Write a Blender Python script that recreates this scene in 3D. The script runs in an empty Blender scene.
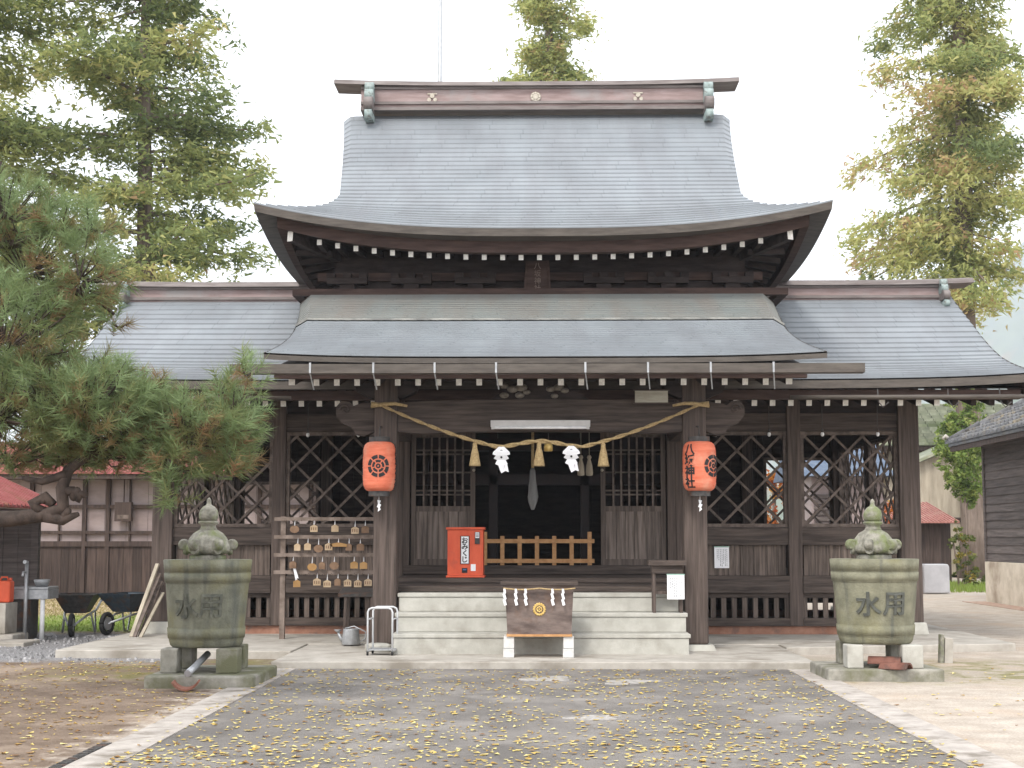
import bpy, bmesh, math, random
from mathutils import Vector, Matrix
import numpy as np
PI = math.pi
R = math.radians
S = bpy.context.scene
COL = S.collection

# ------------------------------------------------------------------ camera, sky, sun, exposure
cam = bpy.data.objects.new('camera', bpy.data.cameras.new('camera'))
COL.objects.link(cam)
cam.location = (0, 0, 1.5)
cam.rotation_euler = (R(90 + 5.862), 0, R(1.064))
cam.data.sensor_width = 36
cam.data.lens = 1500 / 1024 * 36
cam.data.clip_end = 6000
S.camera = cam

SUN_EL, SUN_AZ = R(48), R(200)          # azimuth measured clockwise from +Y: behind the camera, a little left
W = bpy.data.worlds.new('World')
S.world = W
W.use_nodes = True
nt = W.node_tree
nt.nodes.clear()
n_out = nt.nodes.new('ShaderNodeOutputWorld')
n_bg = nt.nodes.new('ShaderNodeBackground')
n_sky = nt.nodes.new('ShaderNodeTexSky')
n_sky.sky_type = 'NISHITA'
n_sky.sun_disc = False
n_sky.sun_elevation = SUN_EL
n_sky.sun_rotation = SUN_AZ
n_sky.dust_density = 3.0
n_tc = nt.nodes.new('ShaderNodeTexCoord')
n_cl = nt.nodes.new('ShaderNodeTexNoise')
n_cl.inputs['Scale'].default_value = 2.2
n_cl.inputs['Detail'].default_value = 5
n_rp = nt.nodes.new('ShaderNodeValToRGB')
n_rp.color_ramp.elements[0].position = 0.3
n_rp.color_ramp.elements[0].color = (0.82, 0.82, 0.82, 1)
n_rp.color_ramp.elements[1].position = 0.7
n_rp.color_ramp.elements[1].color = (0.95, 0.95, 0.95, 1)
n_mx = nt.nodes.new('ShaderNodeMix')
n_mx.data_type = 'RGBA'
n_mx.inputs['B'].default_value = (8.6, 8.7, 9.0, 1)     # cloud cover
nt.links.new(n_tc.outputs['Generated'], n_cl.inputs['Vector'])
nt.links.new(n_cl.outputs['Fac'], n_rp.inputs['Fac'])
nt.links.new(n_rp.outputs['Color'], n_mx.inputs['Factor'])
nt.links.new(n_sky.outputs['Color'], n_mx.inputs['A'])
nt.links.new(n_mx.outputs['Result'], n_bg.inputs['Color'])
n_bg.inputs['Strength'].default_value = 0.10
nt.links.new(n_bg.outputs['Background'], n_out.inputs['Surface'])

sun = bpy.data.objects.new('sun', bpy.data.lights.new('sun', 'SUN'))
COL.objects.link(sun)
sun.data.energy = 0.9
sun.data.angle = R(14)
sun.data.color = (1.0, 0.95, 0.88)
sd = Vector((math.sin(SUN_AZ) * math.cos(SUN_EL), math.cos(SUN_AZ) * math.cos(SUN_EL), math.sin(SUN_EL)))
sun.rotation_euler = sd.to_track_quat('Z', 'Y').to_euler()
sun.location = (-8, -10, 30)

S.view_settings.view_transform = 'Standard'
S.view_settings.look = 'None'
S.view_settings.gamma = 1
S.view_settings.use_curve_mapping = False
S.view_settings.exposure = 1.45
S.render.engine = 'CYCLES'
S.cycles.use_denoising = True
S.cycles.max_bounces = 7
S.cycles.diffuse_bounces = 4
S.cycles.volume_bounces = 1
S.cycles.transparent_max_bounces = 8

# ------------------------------------------------------------------ materials
def mat(name, c1, c2, scale=(6, 6, 6), rough=0.8, detail=6, bump=0.3, lo=0.35, hi=0.65, spec=0.3, metal=0,
        island=0.0, c3=None, s3=0.7, lo3=0.52, hi3=0.68, dist=0.0, bscale=None):
    m = bpy.data.materials.new(name)
    m.use_nodes = True
    t = m.node_tree
    N, L = t.nodes, t.links
    b = N['Principled BSDF']
    b.inputs['Roughness'].default_value = rough
    b.inputs['Specular IOR Level'].default_value = spec
    b.inputs['Metallic'].default_value = metal
    tc = N.new('ShaderNodeTexCoord')
    geo = N.new('ShaderNodeNewGeometry')
    mp = N.new('ShaderNodeMapping')
    mp.inputs['Scale'].default_value = scale
    L.new(geo.outputs['Position'], mp.inputs['Vector'])
    nz = N.new('ShaderNodeTexNoise')
    nz.inputs['Scale'].default_value = 1
    nz.inputs['Detail'].default_value = detail
    nz.inputs['Roughness'].default_value = 0.62
    nz.inputs['Distortion'].default_value = dist
    L.new(mp.outputs['Vector'], nz.inputs['Vector'])
    rp = N.new('ShaderNodeValToRGB')
    rp.color_ramp.elements[0].position = lo
    rp.color_ramp.elements[1].position = hi
    rp.color_ramp.elements[0].color = (*c1, 1)
    rp.color_ramp.elements[1].color = (*c2, 1)
    L.new(nz.outputs['Fac'], rp.inputs['Fac'])
    out = rp.outputs['Color']
    if c3 is not None:
        n3 = N.new('ShaderNodeTexNoise')
        n3.inputs['Scale'].default_value = s3
        n3.inputs['Detail'].default_value = 5
        n3.inputs['Roughness'].default_value = 0.6
        L.new(geo.outputs['Position'], n3.inputs['Vector'])
        r3 = N.new('ShaderNodeMapRange')
        r3.inputs['From Min'].default_value = lo3
        r3.inputs['From Max'].default_value = hi3
        L.new(n3.outputs['Fac'], r3.inputs['Value'])
        x = N.new('ShaderNodeMix')
        x.data_type = 'RGBA'
        x.inputs['B'].default_value = (*c3, 1)
        L.new(r3.outputs['Result'], x.inputs['Factor'])
        L.new(out, x.inputs['A'])
        out = x.outputs['Result']
    if island:
        r4 = N.new('ShaderNodeMapRange')
        r4.inputs['To Min'].default_value = 1 - island
        r4.inputs['To Max'].default_value = 1 + island
        L.new(geo.outputs['Random Per Island'], r4.inputs['Value'])
        x = N.new('ShaderNodeVectorMath')
        x.operation = 'SCALE'
        L.new(out, x.inputs[0])
        L.new(r4.outputs['Result'], x.inputs['Scale'])
        out = x.outputs['Vector']
    L.new(out, b.inputs['Base Color'])
    if bump:
        bp = N.new('ShaderNodeBump')
        bp.inputs['Strength'].default_value = bump
        bp.inputs['Distance'].default_value = 0.02
        if bscale:
            n5 = N.new('ShaderNodeTexNoise')
            n5.inputs['Scale'].default_value = bscale
            n5.inputs['Detail'].default_value = 4
            L.new(geo.outputs['Position'], n5.inputs['Vector'])
            L.new(n5.outputs['Fac'], bp.inputs['Height'])
        else:
            L.new(nz.outputs['Fac'], bp.inputs['Height'])
        L.new(bp.outputs['Normal'], b.inputs['Normal'])
    return m

def tone_mat(name, stops, rough=0.7, spec=0.25, trans=0.25):
    """foliage: colour from a per-vertex 'tone' attribute (the kind of leaf or needle)"""
    m = bpy.data.materials.new(name)
    m.use_nodes = True
    t = m.node_tree
    N, L = t.nodes, t.links
    b = N['Principled BSDF']
    b.inputs['Roughness'].default_value = rough
    b.inputs['Specular IOR Level'].default_value = spec
    a = N.new('ShaderNodeAttribute')
    a.attribute_name = 'tone'
    rp = N.new('ShaderNodeValToRGB')
    while len(rp.color_ramp.elements) < len(stops):
        rp.color_ramp.elements.new(0.5)
    for e, (p, c) in zip(rp.color_ramp.elements, stops):
        e.position = p
        e.color = (*c, 1)
    L.new(a.outputs['Fac'], rp.inputs['Fac'])
    L.new(rp.outputs['Color'], b.inputs['Base Color'])
    if trans:
        tr = N.new('ShaderNodeBsdfTranslucent')
        L.new(rp.outputs['Color'], tr.inputs['Color'])
        mx = N.new('ShaderNodeMixShader')
        mx.inputs['Fac'].default_value = trans
        L.new(b.outputs['BSDF'], mx.inputs[1])
        L.new(tr.outputs['BSDF'], mx.inputs[2])
        L.new(mx.outputs['Shader'], N['Material Output'].inputs['Surface'])
    return m

WOOD_V = mat('weathered_boards', (.050, .038, .031), (.158, .122, .102), (26, 26, 1.6), island=.24, bump=.35)
WOOD_H = mat('weathered_beam', (.036, .027, .023), (.098, .075, .063), (1.6, 20, 26), island=.1, bump=.35)
WOOD_P = mat('weathered_pillar', (.048, .036, .030), (.124, .094, .080), (24, 24, 1.1), bump=.35)
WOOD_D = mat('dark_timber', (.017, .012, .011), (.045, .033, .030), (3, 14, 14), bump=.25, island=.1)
WOOD_B = mat('eave_timber', (.038, .022, .018), (.080, .050, .041), (2, 16, 16), bump=.25)
DOORW = mat('sun_bleached_door', (.07, .054, .045), (.155, .122, .103), (24, 24, 1.1), bump=.3)
DOORV = mat('sun_bleached_boards', (.085, .067, .056), (.21, .168, .145), (26, 26, 1.4), island=.2, bump=.3)
LATT = mat('lattice_wood', (.070, .053, .044), (.165, .13, .11), (9, 9, 9), island=.12)
WHITE_END = mat('white_painted_end', (.62, .60, .55), (.82, .80, .75), (30, 30, 30), bump=0)
BRONZE = mat('eave_copper', (.060, .050, .042), (.105, .090, .076), (3, 20, 20), rough=.55, bump=.1)
RIDGE = mat('ridge_copper', (.21, .15, .14), (.32, .245, .235), (2, 8, 14), rough=.6, bump=.1, c3=(.27, .25, .24), s3=1.2)
CAPM = mat('ridge_cap_copper', (.115, .095, .088), (.20, .175, .165), (2, 8, 14), rough=.55, bump=.1)
VERDI = mat('verdigris', (.20, .26, .25), (.33, .385, .37), (14, 14, 14), rough=.7, c3=(.12, .10, .085), s3=9)
GOLD = mat('gilt', (.55, .36, .10), (.72, .52, .20), (20, 20, 20), rough=.35, metal=.6, bump=.05)
PALEGILT = mat('faded_gilt', (.36, .32, .26), (.48, .44, .37), (20, 20, 20), rough=.5, bump=.05)
STONE = mat('pale_granite', (.36, .35, .31), (.46, .45, .405), (5, 5, 5), c3=(.31, .295, .255), s3=2.2, bump=.15, bscale=60)
CONC = mat('concrete', (.32, .295, .255), (.44, .41, .365), (4, 4, 4), c3=(.23, .205, .17), s3=1.4, bump=.2, bscale=80)
KERB = mat('kerb_concrete', (.30, .27, .24), (.43, .39, .35), (5, 5, 5), c3=(.18, .155, .125), s3=2.6, bump=.2, bscale=60)
FOUND = mat('terracotta_plinth', (.24, .115, .075), (.34, .18, .125), (6, 6, 6), c3=(.16, .10, .08), s3=4)
STRAW = mat('straw_rope', (.29, .20, .095), (.47, .35, .18), (40, 40, 40), bump=.4)
PAPER = mat('white_paper', (.74, .74, .76), (.82, .82, .84), (10, 10, 10), bump=.05)
BLACK = mat('black_paint', (.012, .012, .013), (.025, .025, .026), (20, 20, 20), rough=.6, bump=.05)
INK = mat('grey_ink', (.16, .16, .17), (.24, .24, .25), (20, 20, 20), bump=0)
REDBOX = mat('vermilion_paint', (.54, .075, .032), (.66, .115, .05), (5, 5, 2), rough=.5, bump=.05, c3=(.42, .08, .045), s3=5, lo3=.58, hi3=.75)
LANT = mat('lantern_paper', (.56, .125, .065), (.68, .20, .115), (5, 5, 22), rough=.7, bump=.2, c3=(.62, .25, .16), s3=3.5)
ORANGEW = mat('new_timber', (.38, .19, .075), (.52, .29, .13), (14, 14, 14), rough=.6, bump=.1)
WHITEM = mat('white_enamel', (.66, .66, .66), (.78, .78, .78), (12, 12, 12), rough=.4, bump=.03)
GALV = mat('galvanised_metal', (.30, .31, .32), (.44, .45, .46), (14, 14, 14), rough=.45, metal=.5, bump=.05)
DARKM = mat('dark_metal', (.035, .033, .032), (.07, .066, .063), (16, 16, 16), rough=.55, bump=.08, c3=(.10, .05, .03), s3=6)
NAVY = mat('navy_steel', (.03, .045, .06), (.055, .075, .095), (12, 12, 12), rough=.5, bump=.05, c3=(.09, .055, .035), s3=5)
RUBBER = mat('rubber', (.018, .018, .018), (.03, .03, .03), (18, 18, 18))
REDTIN = mat('red_tin', (.24, .060, .058), (.34, .115, .11), (5, 5, 5), rough=.5, c3=(.24, .10, .07), s3=2.4, bump=.1)
RUSTTIN = mat('rusty_tin', (.26, .10, .08), (.38, .18, .15), (6, 6, 6), rough=.6, c3=(.36, .22, .17), s3=1.8, bump=.1)
PINK = mat('pale_sheet', (.23, .178, .17), (.33, .27, .26), (1.2, 1.2, 3), rough=.5, bump=.05, island=.1)
TERRA = mat('terracotta', (.17, .065, .042), (.28, .13, .09), (9, 9, 9), c3=(.10, .06, .045), s3=6)
TILE = mat('grey_roof_tile', (.055, .055, .058), (.125, .125, .13), (5, 5, 5), rough=.5, island=.25, c3=(.14, .115, .075), s3=1.6)
GTILE = mat('mossy_roof_tile', (.20, .215, .15), (.33, .34, .25), (3, 3, 3), rough=.7, island=.2, c3=(.16, .19, .10), s3=.8)
SHEDW = mat('charred_boards', (.060, .049, .045), (.125, .104, .096), (1.2, 1.2, 22), island=.22, bump=.4)
SHEDV = mat('brown_boards', (.030, .020, .017), (.072, .050, .041), (16, 16, 1.2), island=.28, bump=.3)
PALEW = mat('pale_boards', (.27, .235, .18), (.42, .37, .29), (5, 5, .8), island=.2, bump=.2)
BARK = mat('cedar_bark', (.10, .075, .058), (.21, .165, .135), (7, 7, .9), bump=.7)
PBARK = mat('pine_bark', (.030, .022, .018), (.080, .057, .046), (12, 12, 7), bump=.8)
CLOTH = mat('grey_cloth', (.12, .12, .12), (.21, .21, .205), (9, 9, 2), bump=.1)

def stone_tub_mat(name, shift):
    """grey-green carved stone: lichen, moss towards one side, dark water stains"""
    m = mat(name, *(((.115, .117, .086), (.205, .205, .155)) if shift == 0 else ((.135, .132, .090), (.235, .228, .160))), (5, 5, 5), bump=.35, bscale=45,
            c3=(.18, .165, .075), s3=1.5, lo3=.48, hi3=.70)
    t = m.node_tree
    N, L = t.nodes, t.links
    b = N['Principled BSDF']
    src = b.inputs['Base Color'].links[0].from_socket
    geo = N.new('ShaderNodeNewGeometry')
    mp = N.new('ShaderNodeMapping')
    mp.inputs['Scale'].default_value = (9, 9, .7)
    mp.inputs['Location'].default_value = (shift, 0, 0)
    L.new(geo.outputs['Position'], mp.inputs['Vector'])
    nz = N.new('ShaderNodeTexNoise')
    nz.inputs['Scale'].default_value = 1
    nz.inputs['Detail'].default_value = 6
    L.new(mp.outputs['Vector'], nz.inputs['Vector'])
    r = N.new('ShaderNodeMapRange')
    r.inputs['From Min'].default_value = .55
    r.inputs['From Max'].default_value = .70
    r.inputs['To Max'].default_value = .6
    L.new(nz.outputs['Fac'], r.inputs['Value'])
    x = N.new('ShaderNodeMix')
    x.data_type = 'RGBA'
    x.inputs['B'].default_value = (.065, .07, .066, 1)
    L.new(r.outputs['Result'], x.inputs['Factor'])
    L.new(src, x.inputs['A'])
    L.new(x.outputs['Result'], b.inputs['Base Color'])
    return m
TUB_A = stone_tub_mat('mossy_tub_stone', 0)
TUB_B = stone_tub_mat('stained_tub_stone', 3.3)
OLDCONC = mat('old_block_stone', (.19, .18, .15), (.33, .315, .27), (6, 6, 6), c3=(.13, .13, .075), s3=2.5, lo3=.42, hi3=.6, bump=.25, bscale=60)
LICHEN = mat('lichened_stone', (.13, .125, .10), (.30, .285, .24), (11, 11, 11), bump=.5, bscale=40, c3=(.15, .17, .08), s3=5, lo3=.45, hi3=.62)

def shingle_mat(name, ca, cb, cs, moss=None, ylim=None):
    m = bpy.data.materials.new(name)
    m.use_nodes = True
    t = m.node_tree
    N, L = t.nodes, t.links
    b = N['Principled BSDF']
    b.inputs['Roughness'].default_value = .5
    b.inputs['Specular IOR Level'].default_value = .35
    uv = N.new('ShaderNodeUVMap')
    br = N.new('ShaderNodeTexBrick')
    br.inputs['Scale'].default_value = 1
    br.inputs['Brick Width'].default_value = .9
    br.inputs['Row Height'].default_value = 1.0
    br.inputs['Mortar Size'].default_value = .012
    br.inputs['Mortar Smooth'].default_value = .3
    br.offset = .5
    br.inputs['Color1'].default_value = (*ca, 1)
    br.inputs['Color2'].default_value = (*cb, 1)
    br.inputs['Mortar'].default_value = (ca[0] * .84, ca[1] * .84, ca[2] * .84, 1)
    L.new(uv.outputs['UV'], br.inputs['Vector'])
    geo = N.new('ShaderNodeNewGeometry')
    mp = N.new('ShaderNodeMapping')
    mp.inputs['Scale'].default_value = (2.6, .35, .35)
    L.new(geo.outputs['Position'], mp.inputs['Vector'])
    nz = N.new('ShaderNodeTexNoise')
    nz.inputs['Scale'].default_value = 1
    nz.inputs['Detail'].default_value = 7
    nz.inputs['Roughness'].default_value = .65
    L.new(mp.outputs['Vector'], nz.inputs['Vector'])
    r = N.new('ShaderNodeMapRange')
    r.inputs['From Min'].default_value = .38
    r.inputs['From Max'].default_value = .72
    r.inputs['To Max'].default_value = .75
    L.new(nz.outputs['Fac'], r.inputs['Value'])
    x = N.new('ShaderNodeMix')
    x.data_type = 'RGBA'
    x.inputs['B'].default_value = (*cs, 1)
    L.new(r.outputs['Result'], x.inputs['Factor'])
    L.new(br.outputs['Color'], x.inputs['A'])
    out = x.outputs['Result']
    n2 = N.new('ShaderNodeTexNoise')
    n2.inputs['Scale'].default_value = 1.1
    n2.inputs['Detail'].default_value = 5
    L.new(geo.outputs['Position'], n2.inputs['Vector'])
    r2 = N.new('ShaderNodeMapRange')
    r2.inputs['From Min'].default_value = .3
    r2.inputs['From Max'].default_value = .7
    r2.inputs['To Min'].default_value = .90
    r2.inputs['To Max'].default_value = 1.10
    L.new(n2.outputs['Fac'], r2.inputs['Value'])
    v = N.new('ShaderNodeVectorMath')
    v.operation = 'SCALE'
    L.new(out, v.inputs[0])
    L.new(r2.outputs['Result'], v.inputs['Scale'])
    out = v.outputs['Vector']
    L.new(out, b.inputs['Base Color'])
    bp = N.new('ShaderNodeBump')
    bp.inputs['Strength'].default_value = .25
    bp.inputs['Distance'].default_value = .01
    L.new(br.outputs['Fac'], bp.inputs['Height'])
    bp.invert = True
    L.new(bp.outputs['Normal'], b.inputs['Normal'])
    return m
SHINGLE = shingle_mat('copper_shingle', (.195, .215, .231), (.213, .232, .247), (.165, .172, .184))
SHINGLE_L = shingle_mat('lichened_shingle', (.155, .172, .165), (.18, .19, .178), (.16, .138, .12))

# ------------------------------------------------------------------ mesh building
ORG = {}                                     # world origin of each thing

class MB:
    def __init__(s):
        s.v, s.f, s.m, s.sm, s.uv, s.tone = [], [], [], [], {}, []
    def add(s, vs, fs, m=0, smooth=False):
        o = len(s.v)
        s.v += [tuple(p) for p in vs]
        for f in fs:
            s.f.append([i + o for i in f])
            s.m.append(m)
            s.sm.append(smooth)
        return o
    def box(s, x0, x1, y0, y1, z0, z1, m=0, mf=None):
        """mf: material of the -Y face"""
        vs = [(x0, y0, z0), (x1, y0, z0), (x1, y1, z0), (x0, y1, z0), (x0, y0, z1), (x1, y0, z1), (x1, y1, z1), (x0, y1, z1)]
        s.add(vs, [(0, 3, 2, 1), (4, 5, 6, 7), (0, 1, 5, 4), (1, 2, 6, 5), (2, 3, 7, 6), (3, 0, 4, 7)], m)
        if mf is not None:
            s.m[-4] = mf
    def obox(s, c, size, M=None, m=0, taper=1.0):
        hx, hy, hz = size[0] / 2, size[1] / 2, size[2] / 2
        vs = []
        for z in (-hz, hz):
            k = taper if z > 0 else 1
            for x, y in ((-hx, -hy), (hx, -hy), (hx, hy), (-hx, hy)):
                p = Vector((x * k, y * k, z))
                if M is not None:
                    p = M @ p
                vs.append(p + Vector(c))
        s.add(vs, [(0, 3, 2, 1), (4, 5, 6, 7), (0, 1, 5, 4), (1, 2, 6, 5), (2, 3, 7, 6), (3, 0, 4, 7)], m)
    def beam(s, p0, p1, w, h, m=0, mcap=None, up=(0, 0, 1)):
        """box from p0 to p1; w sideways, h along up"""
        p0, p1 = Vector(p0), Vector(p1)
        d = (p1 - p0).normalized()
        u = Vector(up)
        sd = d.cross(u)
        if sd.length < 1e-4:
            sd = d.cross(Vector((0, 1, 0)))
        sd.normalize()
        u = sd.cross(d)
        vs = []
        for p in (p0, p1):
            for a, b in ((-1, -1), (1, -1), (1, 1), (-1, 1)):
                vs.append(p + sd * (a * w / 2) + u * (b * h / 2))
        s.add(vs, [(0, 1, 2, 3), (7, 6, 5, 4), (0, 4, 5, 1), (1, 5, 6, 2), (2, 6, 7, 3), (3, 7, 4, 0)], m)
        if mcap is not None:
            s.m[-6] = mcap
    def tube(s, pts, rad, n=8, m=0, cap=True, smooth=True):
        pts = [Vector(p) for p in pts]
        if not hasattr(rad, '__len__'):
            rad = [rad] * len(pts)
        vs, fs = [], []
        prev = None
        for i, p in enumerate(pts):
            d = (pts[min(i + 1, len(pts) - 1)] - pts[max(i - 1, 0)])
            d = d.normalized() if d.length > 1e-9 else Vector((0, 0, 1))
            a = prev if prev is not None else (Vector((0, 0, 1)) if abs(d.z) < .9 else Vector((1, 0, 0)))
            a = (a - d * a.dot(d))
            if a.length < 1e-5:
                a = Vector((1, 0, 0)) - d * d.x
            a.normalize()
            prev = a
            b = d.cross(a)
            for k in range(n):
                t = 2 * PI * k / n
                vs.append(p + (a * math.cos(t) + b * math.sin(t)) * rad[i])
        for i in range(len(pts) - 1):
            for k in range(n):
                fs.append((i * n + k, i * n + (k + 1) % n, (i + 1) * n + (k + 1) % n, (i + 1) * n + k))
        s.add(vs, fs, m, smooth)
        if cap:
            o = len(s.v) - len(vs)
            s.f.append([o + k for k in reversed(range(n))]); s.m.append(m); s.sm.append(False)
            s.f.append([o + (len(pts) - 1) * n + k for k in range(n)]); s.m.append(m); s.sm.append(False)
    def lathe(s, prof, c, n=32, m=0, rfun=None, smooth=True):
        vs, fs = [], []
        for (r, z) in prof:
            for k in range(n):
                t = 2 * PI * k / n
                rr = max(r, .0005) * (rfun(t, r, z) if rfun else 1)
                vs.append((c[0] + rr * math.cos(t), c[1] + rr * math.sin(t), c[2] + z))
        for i in range(len(prof) - 1):
            for k in range(n):
                fs.append((i * n + k, i * n + (k + 1) % n, (i + 1) * n + (k + 1) % n, (i + 1) * n + k))
        s.add(vs, fs, m, smooth)
        o = len(s.v) - len(vs)
        s.f.append([o + k for k in reversed(range(n))]); s.m.append(m); s.sm.append(False)
        s.f.append([o + (len(prof) - 1) * n + k for k in range(n)]); s.m.append(m); s.sm.append(False)
    def prism(s, poly, fn, d, m=0):
        """poly: 2-D outline; fn(u, v, w) -> point; extruded w = 0..d"""
        n = len(poly)
        vs = [fn(u, v, 0) for u, v in poly] + [fn(u, v, d) for u, v in poly]
        fs = [list(range(n)), list(range(2 * n - 1, n - 1, -1))]
        fs += [(i, i + n, (i + 1) % n + n, (i + 1) % n) for i in range(n)]
        s.add(vs, fs, m)
    def sphere(s, c, r, m=0, nu=12, nv=8):
        rx, ry, rz = r if hasattr(r, '__len__') else (r, r, r)
        vs, fs = [], []
        for i in range(nv + 1):
            p = PI * i / nv
            for k in range(nu):
                t = 2 * PI * k / nu
                vs.append((c[0] + rx * math.sin(p) * math.cos(t), c[1] + ry * math.sin(p) * math.sin(t), c[2] - rz * math.cos(p)))
        for i in range(nv):
            for k in range(nu):
                fs.append((i * nu + k, i * nu + (k + 1) % nu, (i + 1) * nu + (k + 1) % nu, (i + 1) * nu + k))
        s.add(vs, fs, m, True)
    def text(s, txt, size, fn, d=.004, m=0, bold=.0):
        """fn(u, v, w): centred glyph outlines -> world; w is the outward height"""
        cu = bpy.data.curves.new('t', 'FONT')
        cu.body = txt
        cu.size = size
        cu.align_x = 'CENTER'
        cu.align_y = 'CENTER'
        cu.extrude = d / 2
        cu.resolution_u = 3
        cu.offset = bold
        ob = bpy.data.objects.new('t', cu)
        COL.objects.link(ob)
        dg = bpy.context.evaluated_depsgraph_get()
        me = ob.evaluated_get(dg).to_mesh()
        bm = bmesh.new()
        bm.from_mesh(me)
        if len(bm.verts):
            xs = [v.co.x for v in bm.verts]; ys = [v.co.y for v in bm.verts]
            cx, cy = (min(xs) + max(xs)) / 2, (min(ys) + max(ys)) / 2
            s.add([fn(v.co.x - cx, v.co.y - cy, v.co.z + d / 2) for v in bm.verts], [[q.index for q in f.verts] for f in bm.faces], m)
        bm.free()
        ob.evaluated_get(dg).to_mesh_clear()
        bpy.data.objects.remove(ob)
        bpy.data.curves.remove(cu)
    def build(s, name, mats, parent=None, origin=None, label=None, cat=None, group=None, kind=None, bevel=0):
        if not isinstance(mats, (list, tuple)):
            mats = [mats]
        me = bpy.data.meshes.new(name)
        if parent is not None:
            org = ORG[parent.name]
        elif origin is not None:
            org = Vector(origin)
        else:
            a = np.array(s.v)
            org = Vector(((a[:, 0].min() + a[:, 0].max()) / 2, (a[:, 1].min() + a[:, 1].max()) / 2, a[:, 2].min()))
        a = np.array(s.v) - np.array(org)
        me.from_pydata(a.tolist(), [], s.f)
        for q in mats:
            me.materials.append(q)
        me.polygons.foreach_set('material_index', s.m)
        me.polygons.foreach_set('use_smooth', s.sm)
        if s.uv:
            ul = me.uv_layers.new(name='UVMap')
            for p in me.polygons:
                q = s.uv.get(p.index)
                if q:
                    for li, c in zip(p.loop_indices, q):
                        ul.data[li].uv = c
        if s.tone:
            at_ = me.attributes.new('tone', 'FLOAT', 'POINT')
            at_.data.foreach_set('value', s.tone)
        me.update()
        o = bpy.data.objects.new(name, me)
        COL.objects.link(o)
        if parent is not None:
            o.parent = parent
        else:
            o.location = org
        ORG[o.name] = org
        if bevel:
            bv = o.modifiers.new('bevel', 'BEVEL')
            bv.width = bevel
            bv.segments = 2
            bv.limit_method = 'ANGLE'
        tag(o, label, cat, group, kind)
        return o

def tag(o, label=None, cat=None, group=None, kind=None):
    if label: o['label'] = label
    if cat: o['category'] = cat
    if group: o['group'] = group
    if kind: o['kind'] = kind

def thing(name, loc, label, cat, group=None):
    e = bpy.data.objects.new(name, None)
    e.empty_display_size = .2
    e.location = loc
    COL.objects.link(e)
    ORG[e.name] = Vector(loc)
    tag(e, label, cat, group)
    return e

def clone(root, dx, label=None, group=None):
    """copy a thing with its parts and sub-parts, moved by dx"""
    def rec(o, par):
        c = o.copy()
        COL.objects.link(c)
        if par is not None:
            c.parent = par
        for ch in o.children:
            rec(ch, c)
        return c
    r = rec(root, None)
    r.location = Vector(root.location) + Vector(dx)
    if label: r['label'] = label
    if group: r['group'] = group
    return r

def one(fn, *a, **k):
    b = MB()
    fn(b)
    return b.build(*a, **k)

def boxpart(name, m, parent, *dims, bevel=0):
    b = MB()
    b.box(*dims)
    return b.build(name, m, parent, bevel=bevel)

def lerp(tab, x):
    """piecewise-linear table lookup, smoothed by a Catmull-Rom pass"""
    for i in range(len(tab) - 1):
        if x <= tab[i + 1][0] or i == len(tab) - 2:
            x0, y0 = tab[i]; x1, y1 = tab[i + 1]
            m0 = (tab[i + 1][1] - tab[i - 1][1]) / (tab[i + 1][0] - tab[i - 1][0]) if i > 0 else (y1 - y0) / (x1 - x0)
            m1 = (tab[i + 2][1] - y0) / (tab[i + 2][0] - x0) if i + 2 < len(tab) else (y1 - y0) / (x1 - x0)
            h = x1 - x0
            t = (x - x0) / h
            return (2*t**3 - 3*t**2 + 1) * y0 + (t**3 - 2*t**2 + t) * h * m0 + (-2*t**3 + 3*t**2) * y1 + (t**3 - t**2) * h * m1

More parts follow.
